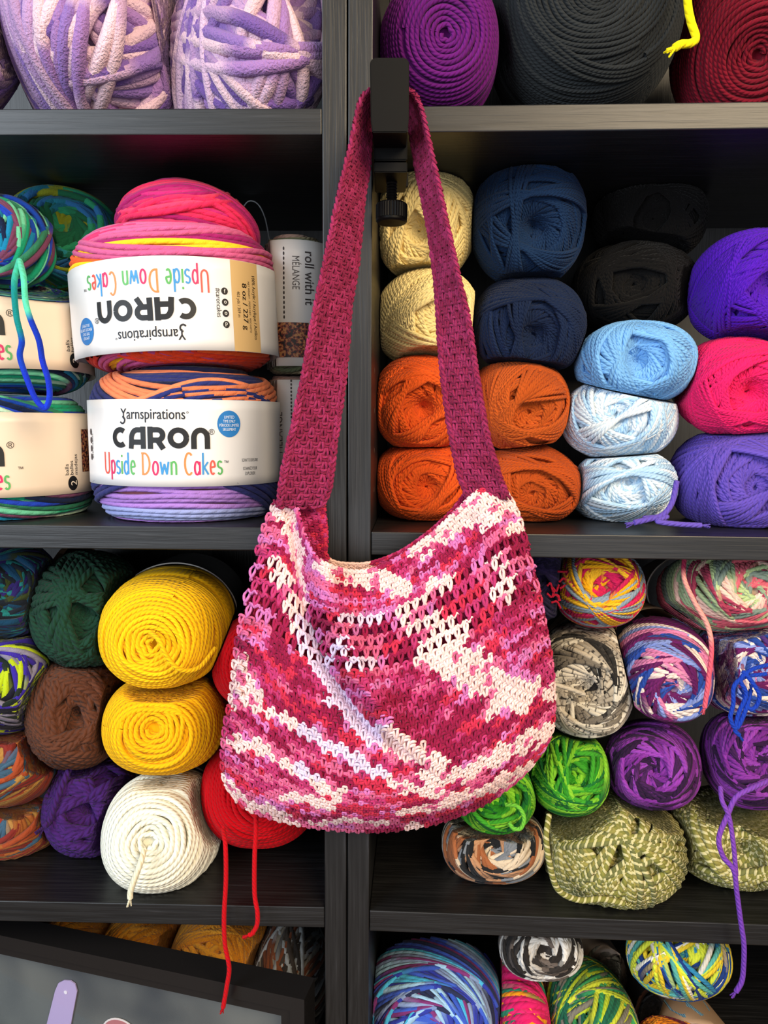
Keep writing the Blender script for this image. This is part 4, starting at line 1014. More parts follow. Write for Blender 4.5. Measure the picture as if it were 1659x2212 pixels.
BAYN = ('top', 'middle', 'lower', 'bottom')
for s in BALLS:
    if s.root.get('group'): continue
    left = s.C[0] < (XB1 + XB2) / 2; k = int(np.searchsorted([232, 1145, 1965], proj(s.C)[1]))
    kind = {'yarn cake': 'labelled yarn cakes'}.get(s.root['category'], 'skeins and balls of yarn')
    s.root['group'] = '%s in the %s %s bay' % (kind, BAYN[k], 'left' if left else 'right')
# ================================================================== the crocheted bag
def curve_px(pts, n):
    return resample(np.array(pts, float), n)
def poly_dist(x, y, pts):
    p = np.array(pts, float); best = np.full(np.shape(x), 1e9)
    for (x0, y0), (x1, y1) in zip(p[:-1], p[1:]):
        dx, dy = x1 - x0, y1 - y0; t = np.clip(((x - x0) * dx + (y - y0) * dy) / (dx * dx + dy * dy + 1e-9), 0, 1)
        best = np.minimum(best, np.hypot(x - x0 - t * dx, y - y0 - t * dy))
    return best
WHITES = [  # where the pale lengths of the variegated yarn pool: polyline, half width
 ([(900, 1172), (1000, 1120), (1090, 1098)], 27), ([(985, 1108), (1030, 1080)], 14),
 ([(700, 1222), (790, 1245), (860, 1268)], 20), ([(606, 1095), (632, 1150), (645, 1210)], 15), ([(650, 1230), (655, 1300)], 9),
 ([(592, 1225), (612, 1270), (640, 1325)], 13), ([(655, 1360), (700, 1455), (755, 1545), (830, 1600), (930, 1650)], 21),
 ([(880, 1335), (925, 1350), (985, 1380)], 24), ([(905, 1300), (965, 1250)], 15), ([(737, 1335), (812, 1345)], 10),
 ([(725, 1385), (745, 1420), (795, 1440)], 11), ([(930, 1400), (1000, 1430), (1070, 1475), (1115, 1500)], 36), ([(1045, 1545), (1100, 1520), (1195, 1490)], 13),
 ([(935, 1685), (1010, 1665), (1100, 1615), (1190, 1575)], 14), ([(515, 1440), (535, 1490)], 26), ([(500, 1515), (580, 1535), (650, 1575), (760, 1640), (880, 1700), (960, 1720)], 10),
 ([(480, 1600), (560, 1612), (620, 1650), (680, 1685), (740, 1720)], 11), ([(483, 1680), (520, 1725), (590, 1750), (630, 1775)], 10), ([(590, 1708), (640, 1722), (720, 1738)], 9),
 ([(860, 1752), (960, 1740), (1080, 1695), (1150, 1650)], 7), ([(640, 1778), (760, 1768), (900, 1782)], 5), ([(1085, 1200), (1085, 1290)], 16), ([(1100, 1150), (1125, 1140)], 14), ([(1155, 1262), (1168, 1280)], 10),
 ([(980, 1720), (1060, 1695), (1120, 1660)], 8),
]
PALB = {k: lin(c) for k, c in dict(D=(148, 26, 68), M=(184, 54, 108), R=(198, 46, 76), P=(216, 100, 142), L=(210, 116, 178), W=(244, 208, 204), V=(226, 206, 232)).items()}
def stitch_colors(x, y, rng):
    """class per stitch; x, y arrays (rows, cols) of where the stitch lies"""
    w = np.zeros(x.shape)
    for pts, hw in WHITES:
        d = poly_dist(x, y, pts); w = np.maximum(w, np.clip(1.75 - d / hw * 1.05, 0, 1))
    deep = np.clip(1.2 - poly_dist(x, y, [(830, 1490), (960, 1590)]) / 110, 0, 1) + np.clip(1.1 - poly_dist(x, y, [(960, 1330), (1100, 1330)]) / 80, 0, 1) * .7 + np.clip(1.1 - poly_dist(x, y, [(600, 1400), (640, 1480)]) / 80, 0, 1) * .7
    cool_tint = np.clip(1.25 - poly_dist(x, y, [(640, 1190), (690, 1300), (740, 1420), (800, 1520)]) / 60, 0, 1)  # lilac odds by fold and left side: cool window light put into colour
    cool_tint = np.maximum(cool_tint, .6 * np.clip(1.2 - poly_dist(x, y, [(560, 1160), (520, 1360), (495, 1540), (490, 1700)]) / 40, 0, 1))
    out = np.zeros(x.shape + (3,))
    for r in range(x.shape[0]):
        c = 0
        while c < x.shape[1]:
            run = rng.integers(1, 4)
            for k in range(c, min(c + run, x.shape[1])):
                if k == c:
                    base_p = np.array([.24, .28, .20, .17, .11]) + cool_tint[r, k] * np.array([-.22, .08, -.12, .10, .45]); q = deep[r, k]
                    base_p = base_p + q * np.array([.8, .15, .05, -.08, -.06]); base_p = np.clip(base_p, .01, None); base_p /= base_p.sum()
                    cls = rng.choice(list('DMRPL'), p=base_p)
                ww = w[r, k]
                if rng.random() < ww: cl = 'V' if (x[r, k] < 830 and 1330 < y[r, k] < 1680 and x[r, k] > 640) else ('W' if rng.random() < .85 else 'P')  # fold whites turn lilac: partly the yarn, partly cool window light in the colour
                elif ww > .25 and rng.random() < .5: cl = rng.choice(['P', 'L', 'M'])
                else: cl = cls
                out[r, k] = PALB[cl] * (1 + rng.normal(0, .07))
            c += run
    return np.clip(out, 0, 1)

class Patch:
    """surface sheet sampled on a grid; u along the rows, v across them"""
    def __init__(s, G, px):
        s.G, s.px = G, px; s.nu, s.nv = G.shape[1] - 1, G.shape[0] - 1
    def smp(s, A, u, v):
        a = np.clip(np.asarray(u) * s.nu, 0, s.nu - 1e-6); b = np.clip(np.asarray(v) * s.nv, 0, s.nv - 1e-6)
        i, j = a.astype(int), b.astype(int); f, g = (a - i)[..., None], (b - j)[..., None]
        return (A[j, i] * (1 - f) + A[j, i + 1] * f) * (1 - g) + (A[j + 1, i] * (1 - f) + A[j + 1, i + 1] * f) * g
    def frame(s, u, v):
        e = .006
        P = s.smp(s.G, u, v)
        Tu = (s.smp(s.G, u + e, v) - s.smp(s.G, u - e, v)) / (np.clip(u + e, 0, 1) - np.clip(u - e, 0, 1))[..., None]
        Tv = (s.smp(s.G, u, v + e) - s.smp(s.G, u, v - e)) / (np.clip(v + e, 0, 1) - np.clip(v - e, 0, 1))[..., None]
        N = nrm(np.cross(Tv, Tu))
        N = np.where((N[..., 1:2] > 0), -N, N) if s.flip else N
        return P, Tu, Tv, N
    flip = True
VL = (np.array([-.20, -.19, -.14, -.08, -.03]), np.array([.62, .25, -.15, -.50, -.80]), np.array([-.2, .85, 1.0, .75, -.5]))
VRt = (-VL[0], VL[1], VL[2])
BAR = (np.array([-.36, -.17, .0, .17, .34]), np.array([.50, .72, .78, .70, .45]), np.array([-.1, .8, 1.0, .75, -.2]))
CH1 = (np.array([.18, .33, .50, .66, .82]), np.array([-.25, .06, .22, .20, -.05]), np.array([-.6, .35, .7, .45, -.5]))
CH2 = (np.array([.20, .36, .52, .68, .84]), np.array([-.62, -.38, -.22, -.20, -.42]), np.array([-.7, .2, .55, .3, -.6]))
PL = (np.array([-.10, -.20, -.16, .0, .06]), np.array([.50, .22, -.08, -.35, -.62]), np.array([-.2, .9, 1.0, .8, -.3]))
PR = (np.array([.12, .20, .10, -.06, -.14]), np.array([.50, .15, -.18, -.42, -.62]), np.array([-.2, .7, 1.1, .8, -.3]))
H1 = (np.array([-.10, .15, .45, .75, .98]), np.array([.34, .56, .30, .58, .36]), np.array([.3, .7, .4, .7, .2]))
H2 = (np.array([-.14, .18, .42, .62, .92]), np.array([.66, .52, .64, .50, .68]), np.array([.0, .4, .2, .5, .0]))
BRAID = (np.array([-.75, -.35, .05, .45, .8]), np.array([.55, .35, .0, -.35, -.55]), np.array([-.3, .9, 1.2, .9, -.3]))
def add_strands(mb, pt, u, v, w, h, tpl, r, col, rng, rscale=1.0):
    """one strand per stitch: u,v flat arrays, w,h local size in u and v units"""
    a, b, c = tpl
    n = len(u); K = len(a)
    P, Tu, Tv, N = pt.frame(u, v)
    ja = rng.normal(0, .025, (n, 1)); jb = rng.normal(0, .05, (n, 1)); jc = rng.normal(0, .12, (n, 1))
    A = (a[None] + ja) * w[:, None]; B = -(b[None] + jb) * h[:, None]
    Q = P[:, None] + A[..., None] * Tu[:, None] + B[..., None] * Tv[:, None] + ((c[None] + jc) * r)[..., None] * N[:, None]
    # refine
    t = np.linspace(0, K - 1, 9); i = np.minimum(t.astype(int), K - 2); f = (t - i)[None, :, None]
    p0, p1, p2, p3 = Q[:, np.maximum(i - 1, 0)], Q[:, i], Q[:, i + 1], Q[:, np.minimum(i + 2, K - 1)]
    R_ = .5 * (2 * p1 + (p2 - p0) * f + (2 * p0 - 5 * p1 + 4 * p2 - p3) * f ** 2 + (3 * p1 - p0 - 3 * p2 + p3) * f ** 3)
    rad = r * rscale * np.array([.75, .92, 1.05, 1.1, 1.1, 1.1, 1.05, .92, .75])[None] * rng.uniform(.92, 1.08, (n, 1))
    tubes(mb, R_, np.broadcast_to(N[:, None], R_.shape), rad, 7, False, np.repeat(col[:, None], 9, 1), caps=False)
def stitches(mb, pt, rows, nC, r, colorfn, rng, braid_top=False):
    """rows: list of (v centre, height in v, kind)"""
    for kind in ('s', 'm'):
        sel = [(i, q) for i, q in enumerate(rows) if q[2] == kind]
        if not sel: continue
        us = []; vs = []; hs = []
        for i, (vc, hh, k) in sel:
            st = .5 if i % 2 else 0.0
            us.append((np.arange(nC) + .25 + st * 1.0) / nC); vs.append(np.full(nC, vc)); hs.append(np.full(nC, hh))
        us, vs, hs = np.array(us), np.array(vs), np.array(hs)
        us = np.minimum(us, 1 - .1 / nC)
        px = pt.smp(pt.px, us, vs); c1 = colorfn(px[..., 0], px[..., 1], rng)
        px2 = pt.smp(pt.px, np.minimum(us + .5 / nC, 1), vs)
        c2 = np.roll(c1, -1, 1); c2[:, -1] = c1[:, -1]
        c2 = np.where(rng.random(c1.shape[:2])[..., None] < .6, c1, c2)
        u, v, h = us.ravel(), vs.ravel(), hs.ravel(); w = np.full(u.shape, 1.0 / nC); a, b = c1.reshape(-1, 3), c2.reshape(-1, 3)
        if kind == 's':
            for tpl, cc in ((VL, a), (VRt, a), (BAR, a), (CH1, b), (CH2, b)):
                ok = (u + tpl[0].max() / nC < 1.004) if (tpl is CH1 or tpl is CH2) else np.ones(len(u), bool)
                add_strands(mb, pt, u[ok], v[ok], w[ok], h[ok], tpl, r, cc[ok], rng)
        else:
            for tpl, cc in ((PL, a), (PR, a), (H1, a), (H2, b)):
                ok = (u + tpl[0].max() / nC < 1.01) if (tpl is H1 or tpl is H2) else np.ones(len(u), bool)
                add_strands(mb, pt, u[ok], v[ok], w[ok], h[ok], tpl, r * 1.05, cc[ok], rng)
def chain(mb, pt, vc, hv, n, r, colorfn, rng):
    u = (np.arange(n) + .5) / n; v = np.full(n, vc)
    px = pt.smp(pt.px, u, v)[None]; c = colorfn(px[..., 0], px[..., 1], rng)[0]
    for tpl in (BRAID, (BRAID[0], -BRAID[1], BRAID[2] * .9)):
        add_strands(mb, pt, u, v, np.full(n, 1.0 / n), np.full(n, hv), tpl, r, c, rng, 1.05)
def backing(mb, pt, v0, v1, colorfn, rng, nu=90, dv=.012, off=-.0006):
    nv = max(2, int((v1 - v0) / dv)); U, Vv = np.meshgrid(np.linspace(0, 1, nu), np.linspace(v0, v1, nv))
    P, Tu, Tv, N = pt.frame(U, Vv)
    px = pt.smp(pt.px, U, Vv); c = colorfn(px[..., 0], px[..., 1], rng)
    q = np.array([[i * nu + j, (i + 1) * nu + j, (i + 1) * nu + j + 1, i * nu + j + 1] for i in range(nv - 1) for j in range(nu - 1)])
    mb.add((P + N * off).reshape(-1, 3), q, c.reshape(-1, 3) * .9)

def coons(T, B, L, R_, n=140, warp=None):
    u = np.linspace(0, 1, n + 1); v = np.linspace(0, 1, n + 1)
    T, B, L, R_ = (curve_px(k, n + 1) for k in (T, B, L, R_))
    U, Vv = np.meshgrid(u, v)
    Vw = Vv if warp is None else warp(U, Vv)
    def row(A, t):
        i = np.clip(t * n, 0, n - 1e-6); k = i.astype(int); f = (i - k)[..., None]; return A[k] * (1 - f) + A[k + 1] * f
    Tt, Bb = T[None].repeat(n + 1, 0), B[None].repeat(n + 1, 0)
    Lr, Rr = row(L, Vv), row(R_, Vv)
    # side curves taken at v, the inside at the warped v
    Lc = row(L, Vw); Rc = row(R_, Vw)
    S = (1 - Vw)[..., None] * Tt + Vw[..., None] * Bb + (1 - U)[..., None] * Lc + U[..., None] * Rc \
        - ((1 - U) * (1 - Vw))[..., None] * T[0] - (U * (1 - Vw))[..., None] * T[-1] - ((1 - U) * Vw)[..., None] * B[0] - (U * Vw)[..., None] * B[-1]
    return U, Vv, S
TOPF = [(592, 1083), (618, 1086), (640, 1096), (655, 1140), (672, 1185), (698, 1214), (750, 1232), (810, 1228), (870, 1198), (930, 1155), (985, 1105), (1022, 1070), (1052, 1052), (1084, 1046)]
LEFT = [(592, 1083), (570, 1130), (553, 1190), (540, 1245), (524, 1310), (512, 1370), (504, 1430), (496, 1500), (485, 1560), (478, 1620), (482, 1680), (505, 1728)]
BOT = [(505, 1728), (545, 1754), (620, 1777), (700, 1791), (800, 1797), (900, 1788), (980, 1767), (1050, 1735), (1110, 1692), (1152, 1652)]
RIGHT = [(1084, 1046), (1110, 1085), (1128, 1130), (1143, 1190), (1160, 1255), (1172, 1310), (1185, 1380), (1194, 1440), (1198, 1500), (1197, 1550), (1188, 1592), (1152, 1652)]
def sm(a, b, x):
    t = np.clip((x - a) / (b - a), 0, 1); return t * t * (3 - 2 * t)
def warp(U, Vv):
    c = .13 * np.sin(np.pi * np.clip(U, 0, 1)) ** 1.2 * (1 - .35 * U)
    b = np.where(Vv < .72, sm(.35, .72, Vv), 1 - sm(.72, 1.0, Vv)); return Vv + c * b
FOLD = np.array([(632, 1060), (634, 1100), (648, 1200), (660, 1290), (680, 1360), (705, 1430), (748, 1500), (805, 1580), (900, 1660), (960, 1700)], float)
def front_depth(U, Vv, S):
    x, y = S[..., 0], S[..., 1]
    e = np.sqrt(np.clip(4 * U * (1 - U), 0, 1))
    Y = -.026 - e * (.010 + .024 * sm(0, .75, Vv)) * (1 - np.clip(Vv, 0, 1) ** 7)
    xf_ = np.interp(y, FOLD[:, 1], FOLD[:, 0]); dx = x - xf_
    wf = sm(1075, 1130, y) * (1 - sm(1480, 1700, y))
    Y += wf * (-.020 * np.exp(-((dx - 48) / 40) ** 2) + .011 * np.exp(-((dx + 2) / 22) ** 2))
    x2 = np.interp(y, [1040, 1090, 1230, 1400, 1600], [1040, 1050, 1095, 1120, 1125]); Y += -.007 * np.exp(-((x - x2) / 32) ** 2) * (1 - sm(1350, 1550, y)) * sm(1050, 1120, y)
    # soft diagonal creases between the two hanging points
    q = (x - 900) * .35 + (y - 1300); Y += .0022 * np.sin(q / 34.0) * sm(0.05, .3, U) * (1 - sm(.75, 1, U)) * np.exp(-((y - 1470) / 190) ** 2)
    # sole: the lowest rows turn under the bag
    Y += .014 * sm(.90, 1.0, Vv) * e
    return Y
def lift(S, Y):
    out = np.zeros(S.shape[:2] + (3,))
    r = FV + ((S[..., 0:1] - W / 2) / F) * RV - ((S[..., 1:2] - H / 2) / F) * UV_
    return CAM + r * ((Y[..., None] + D) / r[..., 1:2])
rngb = np.random.default_rng(2024)
bag = empty('crochet_bag', at(840, 1797, -.03))
tag(bag, 'pink and white variegated crochet shoulder bag hanging by its strap from the black clamp hook', 'bag')
U, Vv, S = coons(TOPF, BOT, LEFT, RIGHT, warp=warp)
front = Patch(lift(S, front_depth(U, Vv, S)), S)
dv = 1 / 54.0
rows = []; v = .012
M0, M1 = .165, .375
while v < 1.0:
    if M0 < v < M1: hh, k = (M1 - M0) / 5.0, 'm'
    else: hh, k = dv, 's'
    if v + hh > 1.003: break
    rows.append((v + hh / 2, hh, k)); v += hh
mb = MB()
R_ST = .00102
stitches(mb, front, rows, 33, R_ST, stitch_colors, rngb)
chain(mb, front, .004, .016, 56, R_ST, stitch_colors, rngb)
mv = [r_ for r_ in rows if r_[2] == 'm']
ms, me_ = mv[0][0] - mv[0][1] / 2, mv[-1][0] + mv[-1][1] / 2
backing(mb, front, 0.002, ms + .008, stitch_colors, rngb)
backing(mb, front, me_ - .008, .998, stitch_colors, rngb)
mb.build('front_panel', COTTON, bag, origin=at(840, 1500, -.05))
# back panel: same outline, its rim shows through the opening
TOPB = [(698, 1080), (702, 1120), (706, 1165), (705, 1196), (722, 1212), (760, 1217), (800, 1214), (860, 1192), (920, 1152), (970, 1108), (1005, 1066), (1030, 1052), (1083, 1046)]
LEFTB = [(698, 1080), (640, 1083), (600, 1096), (575, 1150), (556, 1210), (540, 1280), (520, 1360), (508, 1430), (498, 1500), (487, 1560), (480, 1620), (484, 1680), (505, 1728)]
U, Vv, S = coons(TOPB, BOT, LEFTB, RIGHT)
e = np.sqrt(np.clip(4 * U * (1 - U), 0, 1))
xx = S[..., 0]
Yb = -.024 + e * .016 * sm(0, .25, Vv) + .006 * (1 - sm(0, .2, Vv))
back = Patch(lift(S, Yb), S)
inner = lambda x, y, rng: np.clip(np.where((y < 1232)[..., None] & (x > 712)[..., None] & (x < 800)[..., None], lin((238, 196, 180)), np.where(rng.random(x.shape)[..., None] < .5, PALB['D'], np.where(rng.random(x.shape)[..., None] < .5, PALB['R'], PALB['M']))), 0, 1)
mb = MB()
rows2 = [((i + .5) * dv + .004, dv, 's') for i in range(52)]
stitches(mb, back, rows2, 33, R_ST, inner, rngb)
chain(mb, back, .004, .016, 56, R_ST, inner, rngb)
backing(mb, back, 0, 1, inner, rngb)
o = mb.build('back_panel', COTTON, bag, origin=at(840, 1500, -.02)); o['label'] = 'inside of the back panel'
# the strap: one long band from the left side over the hook to the right side
near = [(600, 1092, -.036), (603, 1060, -.040), (615, 990, -.044), (640, 876, -.047), (653, 809, -.049), (673, 694, -.052), (693, 596, -.053), (711, 508, -.054), (733, 401, -.054), (751, 330, -.054), (768, 246, -.055), (780, 210, -.055), (799, 194, -.055),
        (842, 188, -.055), (888, 194, -.055), (908, 220, -.055), (924, 277, -.054), (946, 375, -.054), (970, 486, -.053), (990, 579, -.052), (1017, 698, -.050), (1030, 787, -.048), (1052, 920, -.045), (1076, 1009, -.041), (1100, 1075, -.034)]
far_ = [(697, 1092, -.026), (713, 1053, -.028), (722, 978, -.030), (740, 849, -.031), (749, 765, -.030), (757, 658, -.029), (769, 588, -.028), (777, 512, -.026), (786, 419, -.025), (795, 366, -.024), (800, 286, -.024), (802, 240, -.024), (812, 229, -.024),
        (843, 226, -.024), (874, 229, -.024), (884, 240, -.024), (889, 286, -.024), (901, 366, -.024), (924, 477, -.025), (941, 601, -.027), (950, 743, -.029), (966, 898, -.030), (990, 1022, -.028), (1000, 1050, -.027), (1010, 1078, -.026)]
nS = 260
N3 = resample(np.array([at(*q) for q in near]), nS + 1); F3 = resample(np.array([at(*q) for q in far_]), nS + 1)
nu = 20
G = np.stack([N3 * (1 - t) + F3 * t for t in np.linspace(0, 1, nu + 1)], 1)
Npx = np.stack(proj(N3)[:2], 1); Fpx = np.stack(proj(F3)[:2], 1)
PX = np.stack([Npx * (1 - t) + Fpx * t for t in np.linspace(0, 1, nu + 1)], 1)
strap = Patch(G, PX); strap.flip = False
class StrapPatch(Patch): pass
def sframe(u, v, pt=strap):
    P, Tu, Tv, N = Patch.frame(pt, u, v)
    # the face that shows is the one turned outwards and to the camera
    tocam = nrm(CAM - P); s_ = np.sign(np.sum(N * tocam, -1, keepdims=True)); s_[s_ == 0] = 1
    return P, Tu, Tv, N * s_
strap.frame = sframe
def strap_col(x, y, rng):
    c = np.where(rng.random(x.shape)[..., None] < .5, lin((134, 34, 70)), lin((148, 42, 84)))
    return np.clip(c * (1 + rng.normal(0, .08, x.shape + (1,))), 0, 1)
LS = np.linalg.norm(np.diff((N3 + F3) / 2, axis=0), axis=1).sum()
nr = int(LS / .0048)
mb = MB()
stitches(mb, strap, [((i + .5) / nr, 1.0 / nr, 's') for i in range(nr)], 4, R_ST * .98, strap_col, rngb)
# braided edge along both sides
for uu, sgn in ((.035, 1), (.965, -1)):
    n = int(nr * 1.15); vv_ = (np.arange(n) + .5) / n; uu_ = np.full(n, uu)
    cc = strap_col(vv_, vv_, rngb)
    for tpl in ((np.array([-.30, -.05, .15, .2, .1]) * sgn, np.array([.8, .4, 0., -.4, -.9]), np.array([.2, 1.2, 1.5, 1.2, .1])),
                (np.array([.25, .05, -.15, -.25, -.2]) * sgn, np.array([.8, .4, 0., -.4, -.9]), np.array([.0, .9, 1.2, .9, -.2]))):
        add_strands(mb, strap, uu_, vv_, np.full(n, .22), np.full(n, 1.0 / n), tpl, R_ST * 1.05, cc, rngb)
backing(mb, strap, 0, 1, strap_col, rngb, nu=12, dv=.004, off=-.0004)
mb.build('strap', COTTON, bag, origin=at(842, 190, -.04))

# ================================================================== clamp hook
hook = empty('clamp_hook', at(842, 285, -.02))
tag(hook, 'black metal clamp-on headphone hook screwed to the right bookcase shelf, carrying the bag', 'hook')
def slab(name, outline, y0, y1, parent, bevel=.0008, mat=BLACKM, yref=None):
    """outline in photograph pixels at depth yref, given real thickness between depths y0 and y1"""
    yref = y0 if yref is None else yref
    pts = [at(px, py, yref) for px, py in outline]
    bm = bmesh.new()
    a = [bm.verts.new((p[0], y0, p[2])) for p in pts]; b = [bm.verts.new((p[0], y1, p[2])) for p in pts]
    n = len(pts); bm.faces.new(a); bm.faces.new(b[::-1])
    for i in range(n): bm.faces.new((a[i], b[i], b[(i + 1) % n], a[(i + 1) % n]))
    bmesh.ops.recalc_face_normals(bm, faces=bm.faces)
    if bevel: bmesh.ops.bevel(bm, geom=[e_ for e_ in bm.edges], offset=bevel, segments=2, affect='EDGES', clamp_overlap=True)
    c = sum((v_.co for v_ in bm.verts), Vector()) / len(bm.verts)
    for v_ in bm.verts: v_.co -= c
    me = bpy.data.meshes.new(name); bm.to_mesh(me); bm.free(); me.materials.append(mat)
    o = bpy.data.objects.new(name, me); COL.objects.link(o); o.parent = parent; o.location = to_local(parent, c)
    return o
arcpx = lambda cx, cy, r, a0, a1: [(cx + r * math.cos(math.radians(a)), cy - r * math.sin(math.radians(a))) for a in np.linspace(a0, a1, 6)]
slab('front_plate', arcpx(812, 137, 13, 180, 90) + arcpx(871, 137, 13, 90, 0) + [(883, 260), (880, 286), (804, 286), (801, 260)], -.066, -.0625, hook, .0006)
slab('arm', [(806, 236), (878, 236), (880, 285), (806, 285)], -.0625, -.018, hook, .0008)
slab('clamp_body', [(808, 286), (880, 286), (880, 346), (808, 346)], -.034, -.0105, hook, .0008, yref=-.034)
xj0, xj1 = at(808, 216, -.004)[0] + .003, at(880, 216, -.004)[0]
o = box('upper_jaw', (xj0, -.018, zr[0] + .0006), (xj1, .028, zr[0] + .008), BLACKM, hook, .0006); o.location = to_local(hook, ((xj0 + xj1) / 2, .005, zr[0] + .0043))
slab('neck', [(808, 205), (880, 205), (880, 300), (808, 300)], -.018, -.0105, hook, .0004, yref=-.018)
slab('lower_jaw', [(808, 350), (880, 350), (880, 372), (808, 372)], -.034, .012, hook, .0006, yref=-.034)
slab('pad', [(813, 372), (882, 372), (882, 404), (813, 404)], .012, .016, hook, .0006, yref=.012)
def lathe(name, prof, c, parent, mat, n=64, knurl=0.0):
    prof = np.array(prof); a = np.arange(n) / n * 2 * math.pi
    mbl = MB(); rr = np.ones(n)
    if knurl: rr = 1 + knurl * ((np.arange(n) % 2) * 2 - 1)
    v = np.array([[c[0] + r * k * math.cos(t), c[1] + r * k * math.sin(t), c[2] + z] for r, z, kn in prof for t, k in zip(a, rr if True else rr)])
    m = len(prof)
    for i, (r, z, kn) in enumerate(prof):
        if not kn: v[i * n:(i + 1) * n] = np.stack([c[0] + r * np.cos(a), c[1] + r * np.sin(a), np.full(n, c[2] + z)], 1)
    f = np.array([[i * n + j, i * n + (j + 1) % n, (i + 1) * n + (j + 1) % n, (i + 1) * n + j] for i in range(m - 1) for j in range(n)])
    mbl.add(v, f)
    return mbl.build(name, mat, parent, origin=c, smooth=False)
kc = at(846, 458, -.012); rk = (at(880, 458, -.012) - at(813, 458, -.012))[0] / 2
lathe('knob', [(0, -.0080, 0), (rk * .9, -.0078, 0), (rk, -.0066, 0), (rk, -.005, 0), (rk, -.0048, 1), (rk, .0045, 1), (rk * .98, .0052, 0), (rk * .85, .0062, 0), (0, .0064, 0)], kc, hook, BLACKM, 72, .022)
zt = at(846, 368, -.012)[2] - kc[2]
pr = []
for k in range(24):
    z = .006 + (zt - .006) * k / 23; pr.append((.0034 if k % 2 else .0041, z, 0))
lathe('screw', pr, kc, hook, BLACKM, 24)

# ================================================================== picture frame in the bottom left bay
PSI = math.radians(14.5)
P0 = at(657, 2160, -.018)
ex = V3(-math.cos(PSI), math.sin(PSI), 0); en = V3(-math.sin(PSI), -math.cos(PSI), 0); ez = V3(0, 0, 1)
fw, fh, fd = .40, P0[2] - ZL4 - .001, .025
fr = empty('picture_frame', P0 + ex * fw / 2 - ez * fh); tag(fr, 'black shadow-box picture frame leaning in the bottom left bay', 'picture frame')
def loc(a, b, c): return P0 + ex * a - ez * b - en * c     # a to the left, b down, c backwards
def hexa(mbx, a0, a1, b0, b1, c0, c1):
    v = [loc(a, b, c) for c in (c0, c1) for b in (b0, b1) for a in (a0, a1)]
    mbx.add(v, np.array([[0, 1, 3, 2], [4, 6, 7, 5], [0, 4, 5, 1], [2, 3, 7, 6], [0, 2, 6, 4], [1, 5, 7, 3]]))
FRM = mat_plain('black_satin_frame', (26, 25, 26), .25, .5)
t1, t2 = .0125, .0215
def bar(name, pts_out, pts_in, c0, c1):
    mbx = MB(); v = [loc(a, b, c) for c in (c0, c1) for a, b in (pts_out + pts_in[::-1])]
    mbx.add(v, np.array([[0, 1, 2, 3], [7, 6, 5, 4], [0, 4, 5, 1], [1, 5, 6, 2], [2, 6, 7, 3], [3, 7, 4, 0]]))
    return mbx.build(name, FRM, fr, smooth=False, origin=loc(*pts_out[0], c0))
cor = lambda t: [(t, t), (fw - t, t), (fw - t, fh - t), (t, fh - t)]
for i in range(4):
    o0, o1 = cor(0)[i], cor(0)[(i + 1) % 4]; i0, i1 = cor(t1)[i], cor(t1)[(i + 1) % 4]; j0, j1 = cor(t2)[i], cor(t2)[(i + 1) % 4]
    bar('frame_bar', [o0, o1], [i0, i1], 0, fd)
    bar('inner_lip', [i0, i1], [j0, j1], .003, .012)
m, nt, b = newmat('dark_misty_print')
tc = nt.nodes.new('ShaderNodeTexCoord'); no = nt.nodes.new('ShaderNodeTexNoise'); no.inputs['Scale'].default_value = 11; no.inputs['Detail'].default_value = 1.5; no.inputs['Distortion'].default_value = .6
nt.links.new(tc.outputs['Object'], no.inputs['Vector'])
cr = nt.nodes.new('ShaderNodeValToRGB'); e_ = cr.color_ramp.elements
e_[0].position, e_[0].color = .25, (*lin((46, 56, 66)), 1); e_[1].position, e_[1].color = .75, (*lin((104, 108, 106)), 1)

nt.links.new(no.outputs[0], cr.inputs[0]); nt.links.new(cr.outputs[0], b.inputs['Base Color']); b.inputs['Roughness'].default_value = .5
mbx = MB(); hexa(mbx, t1, fw - t1, t1, fh - t1, .018, .020); mbx.build('printed_backdrop', m, fr, smooth=False, origin=loc(fw / 2, fh / 2, .018))
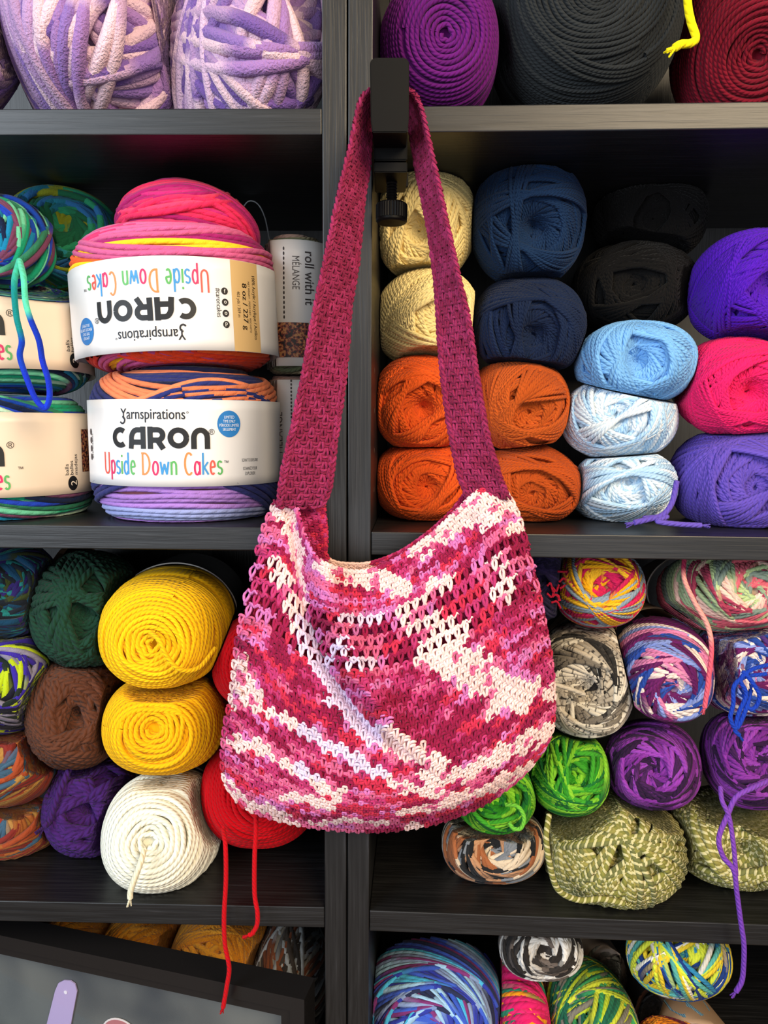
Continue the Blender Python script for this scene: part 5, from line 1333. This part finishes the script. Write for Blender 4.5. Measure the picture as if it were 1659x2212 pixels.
# lavender bookmark-like tag with a punched hole
def flat(name, outline, c, mat, thick=.0012):
    mbx = MB(); n = len(outline); A = [loc(a, b, c) for a, b in outline]; B = [loc(a, b, c + thick) for a, b in outline]
    ctr = np.mean(A, 0); mbx.add(np.array(A + [ctr]), np.array([[i, (i + 1) % n, n] for i in range(n)]))
    mbx.add(np.array(A + B), np.array([[i, i + n, (i + 1) % n + n, (i + 1) % n] for i in range(n)]))
    return mbx.build(name, mat, fr, smooth=False, origin=ctr)
def loc_of(px, py, c=.016):
    """frame coordinates of a photograph point on the plane c behind the frame face"""
    r = FV + (px - W / 2) / F * RV - (py - H / 2) / F * UV_
    o = loc(0, 0, c); t = ((o - CAM) @ en) / (r @ en); p = CAM + r * t - o
    return p @ ex, -p @ ez
LAV = mat_plain('lavender_card', (176, 160, 204), .5)
pts = [loc_of(x, y) for x, y in [(106, 2230), (119, 2140), (126, 2124), (138, 2118), (152, 2119), (162, 2126), (166, 2142), (156, 2230)]]
pts[0] = (pts[0][0] + .004, fh - .03); pts[-1] = (pts[-1][0] + .004, fh - .03)
flat('lavender_tag', pts, .016, LAV)
hx, hy = loc_of(142, 2143); flat('punched_hole', [(hx + .0018 * math.cos(t), hy + .0018 * math.sin(t)) for t in np.linspace(0, 6.28, 14)[:-1]], .0155, mat_plain('pale_ring', (226, 222, 236), .5), .0004)
hx, hy = loc_of(258, 2235); flat('pink_badge', [(hx + .017 * math.cos(t), hy + .014 * math.sin(t)) for t in np.linspace(0, 6.28, 30)[:-1]], .016, mat_plain('dusty_pink_print', (176, 110, 116), .5))
flat('badge_rim', [(hx + .0185 * math.cos(t), hy + .0155 * math.sin(t)) for t in np.linspace(0, 6.28, 30)[:-1]], .0165, mat_plain('pale_rim', (220, 214, 214), .5), .0006)
# pane of glass
m, nt, b = newmat('picture_glass'); b.inputs['Base Color'].default_value = (1, 1, 1, 1); b.inputs['Roughness'].default_value = .03; b.inputs['Transmission Weight'].default_value = 1.0; b.inputs['IOR'].default_value = 1.05; b.inputs['Specular IOR Level'].default_value = .5
tr = nt.nodes.new('ShaderNodeBsdfTransparent'); gl = nt.nodes.new('ShaderNodeBsdfGlossy'); gl.inputs['Roughness'].default_value = .03
mx = nt.nodes.new('ShaderNodeMixShader'); mx.inputs[0].default_value = .05
nt.links.new(tr.outputs[0], mx.inputs[1]); nt.links.new(gl.outputs[0], mx.inputs[2]); nt.links.new(mx.outputs[0], nt.nodes['Material Output'].inputs[0])
mbx = MB(); hexa(mbx, t1, fw - t1, t1, fh - t1, .0125, .0135); mbx.build('glass_pane', m, fr, smooth=False, origin=loc(fw / 2, fh / 2, .013))
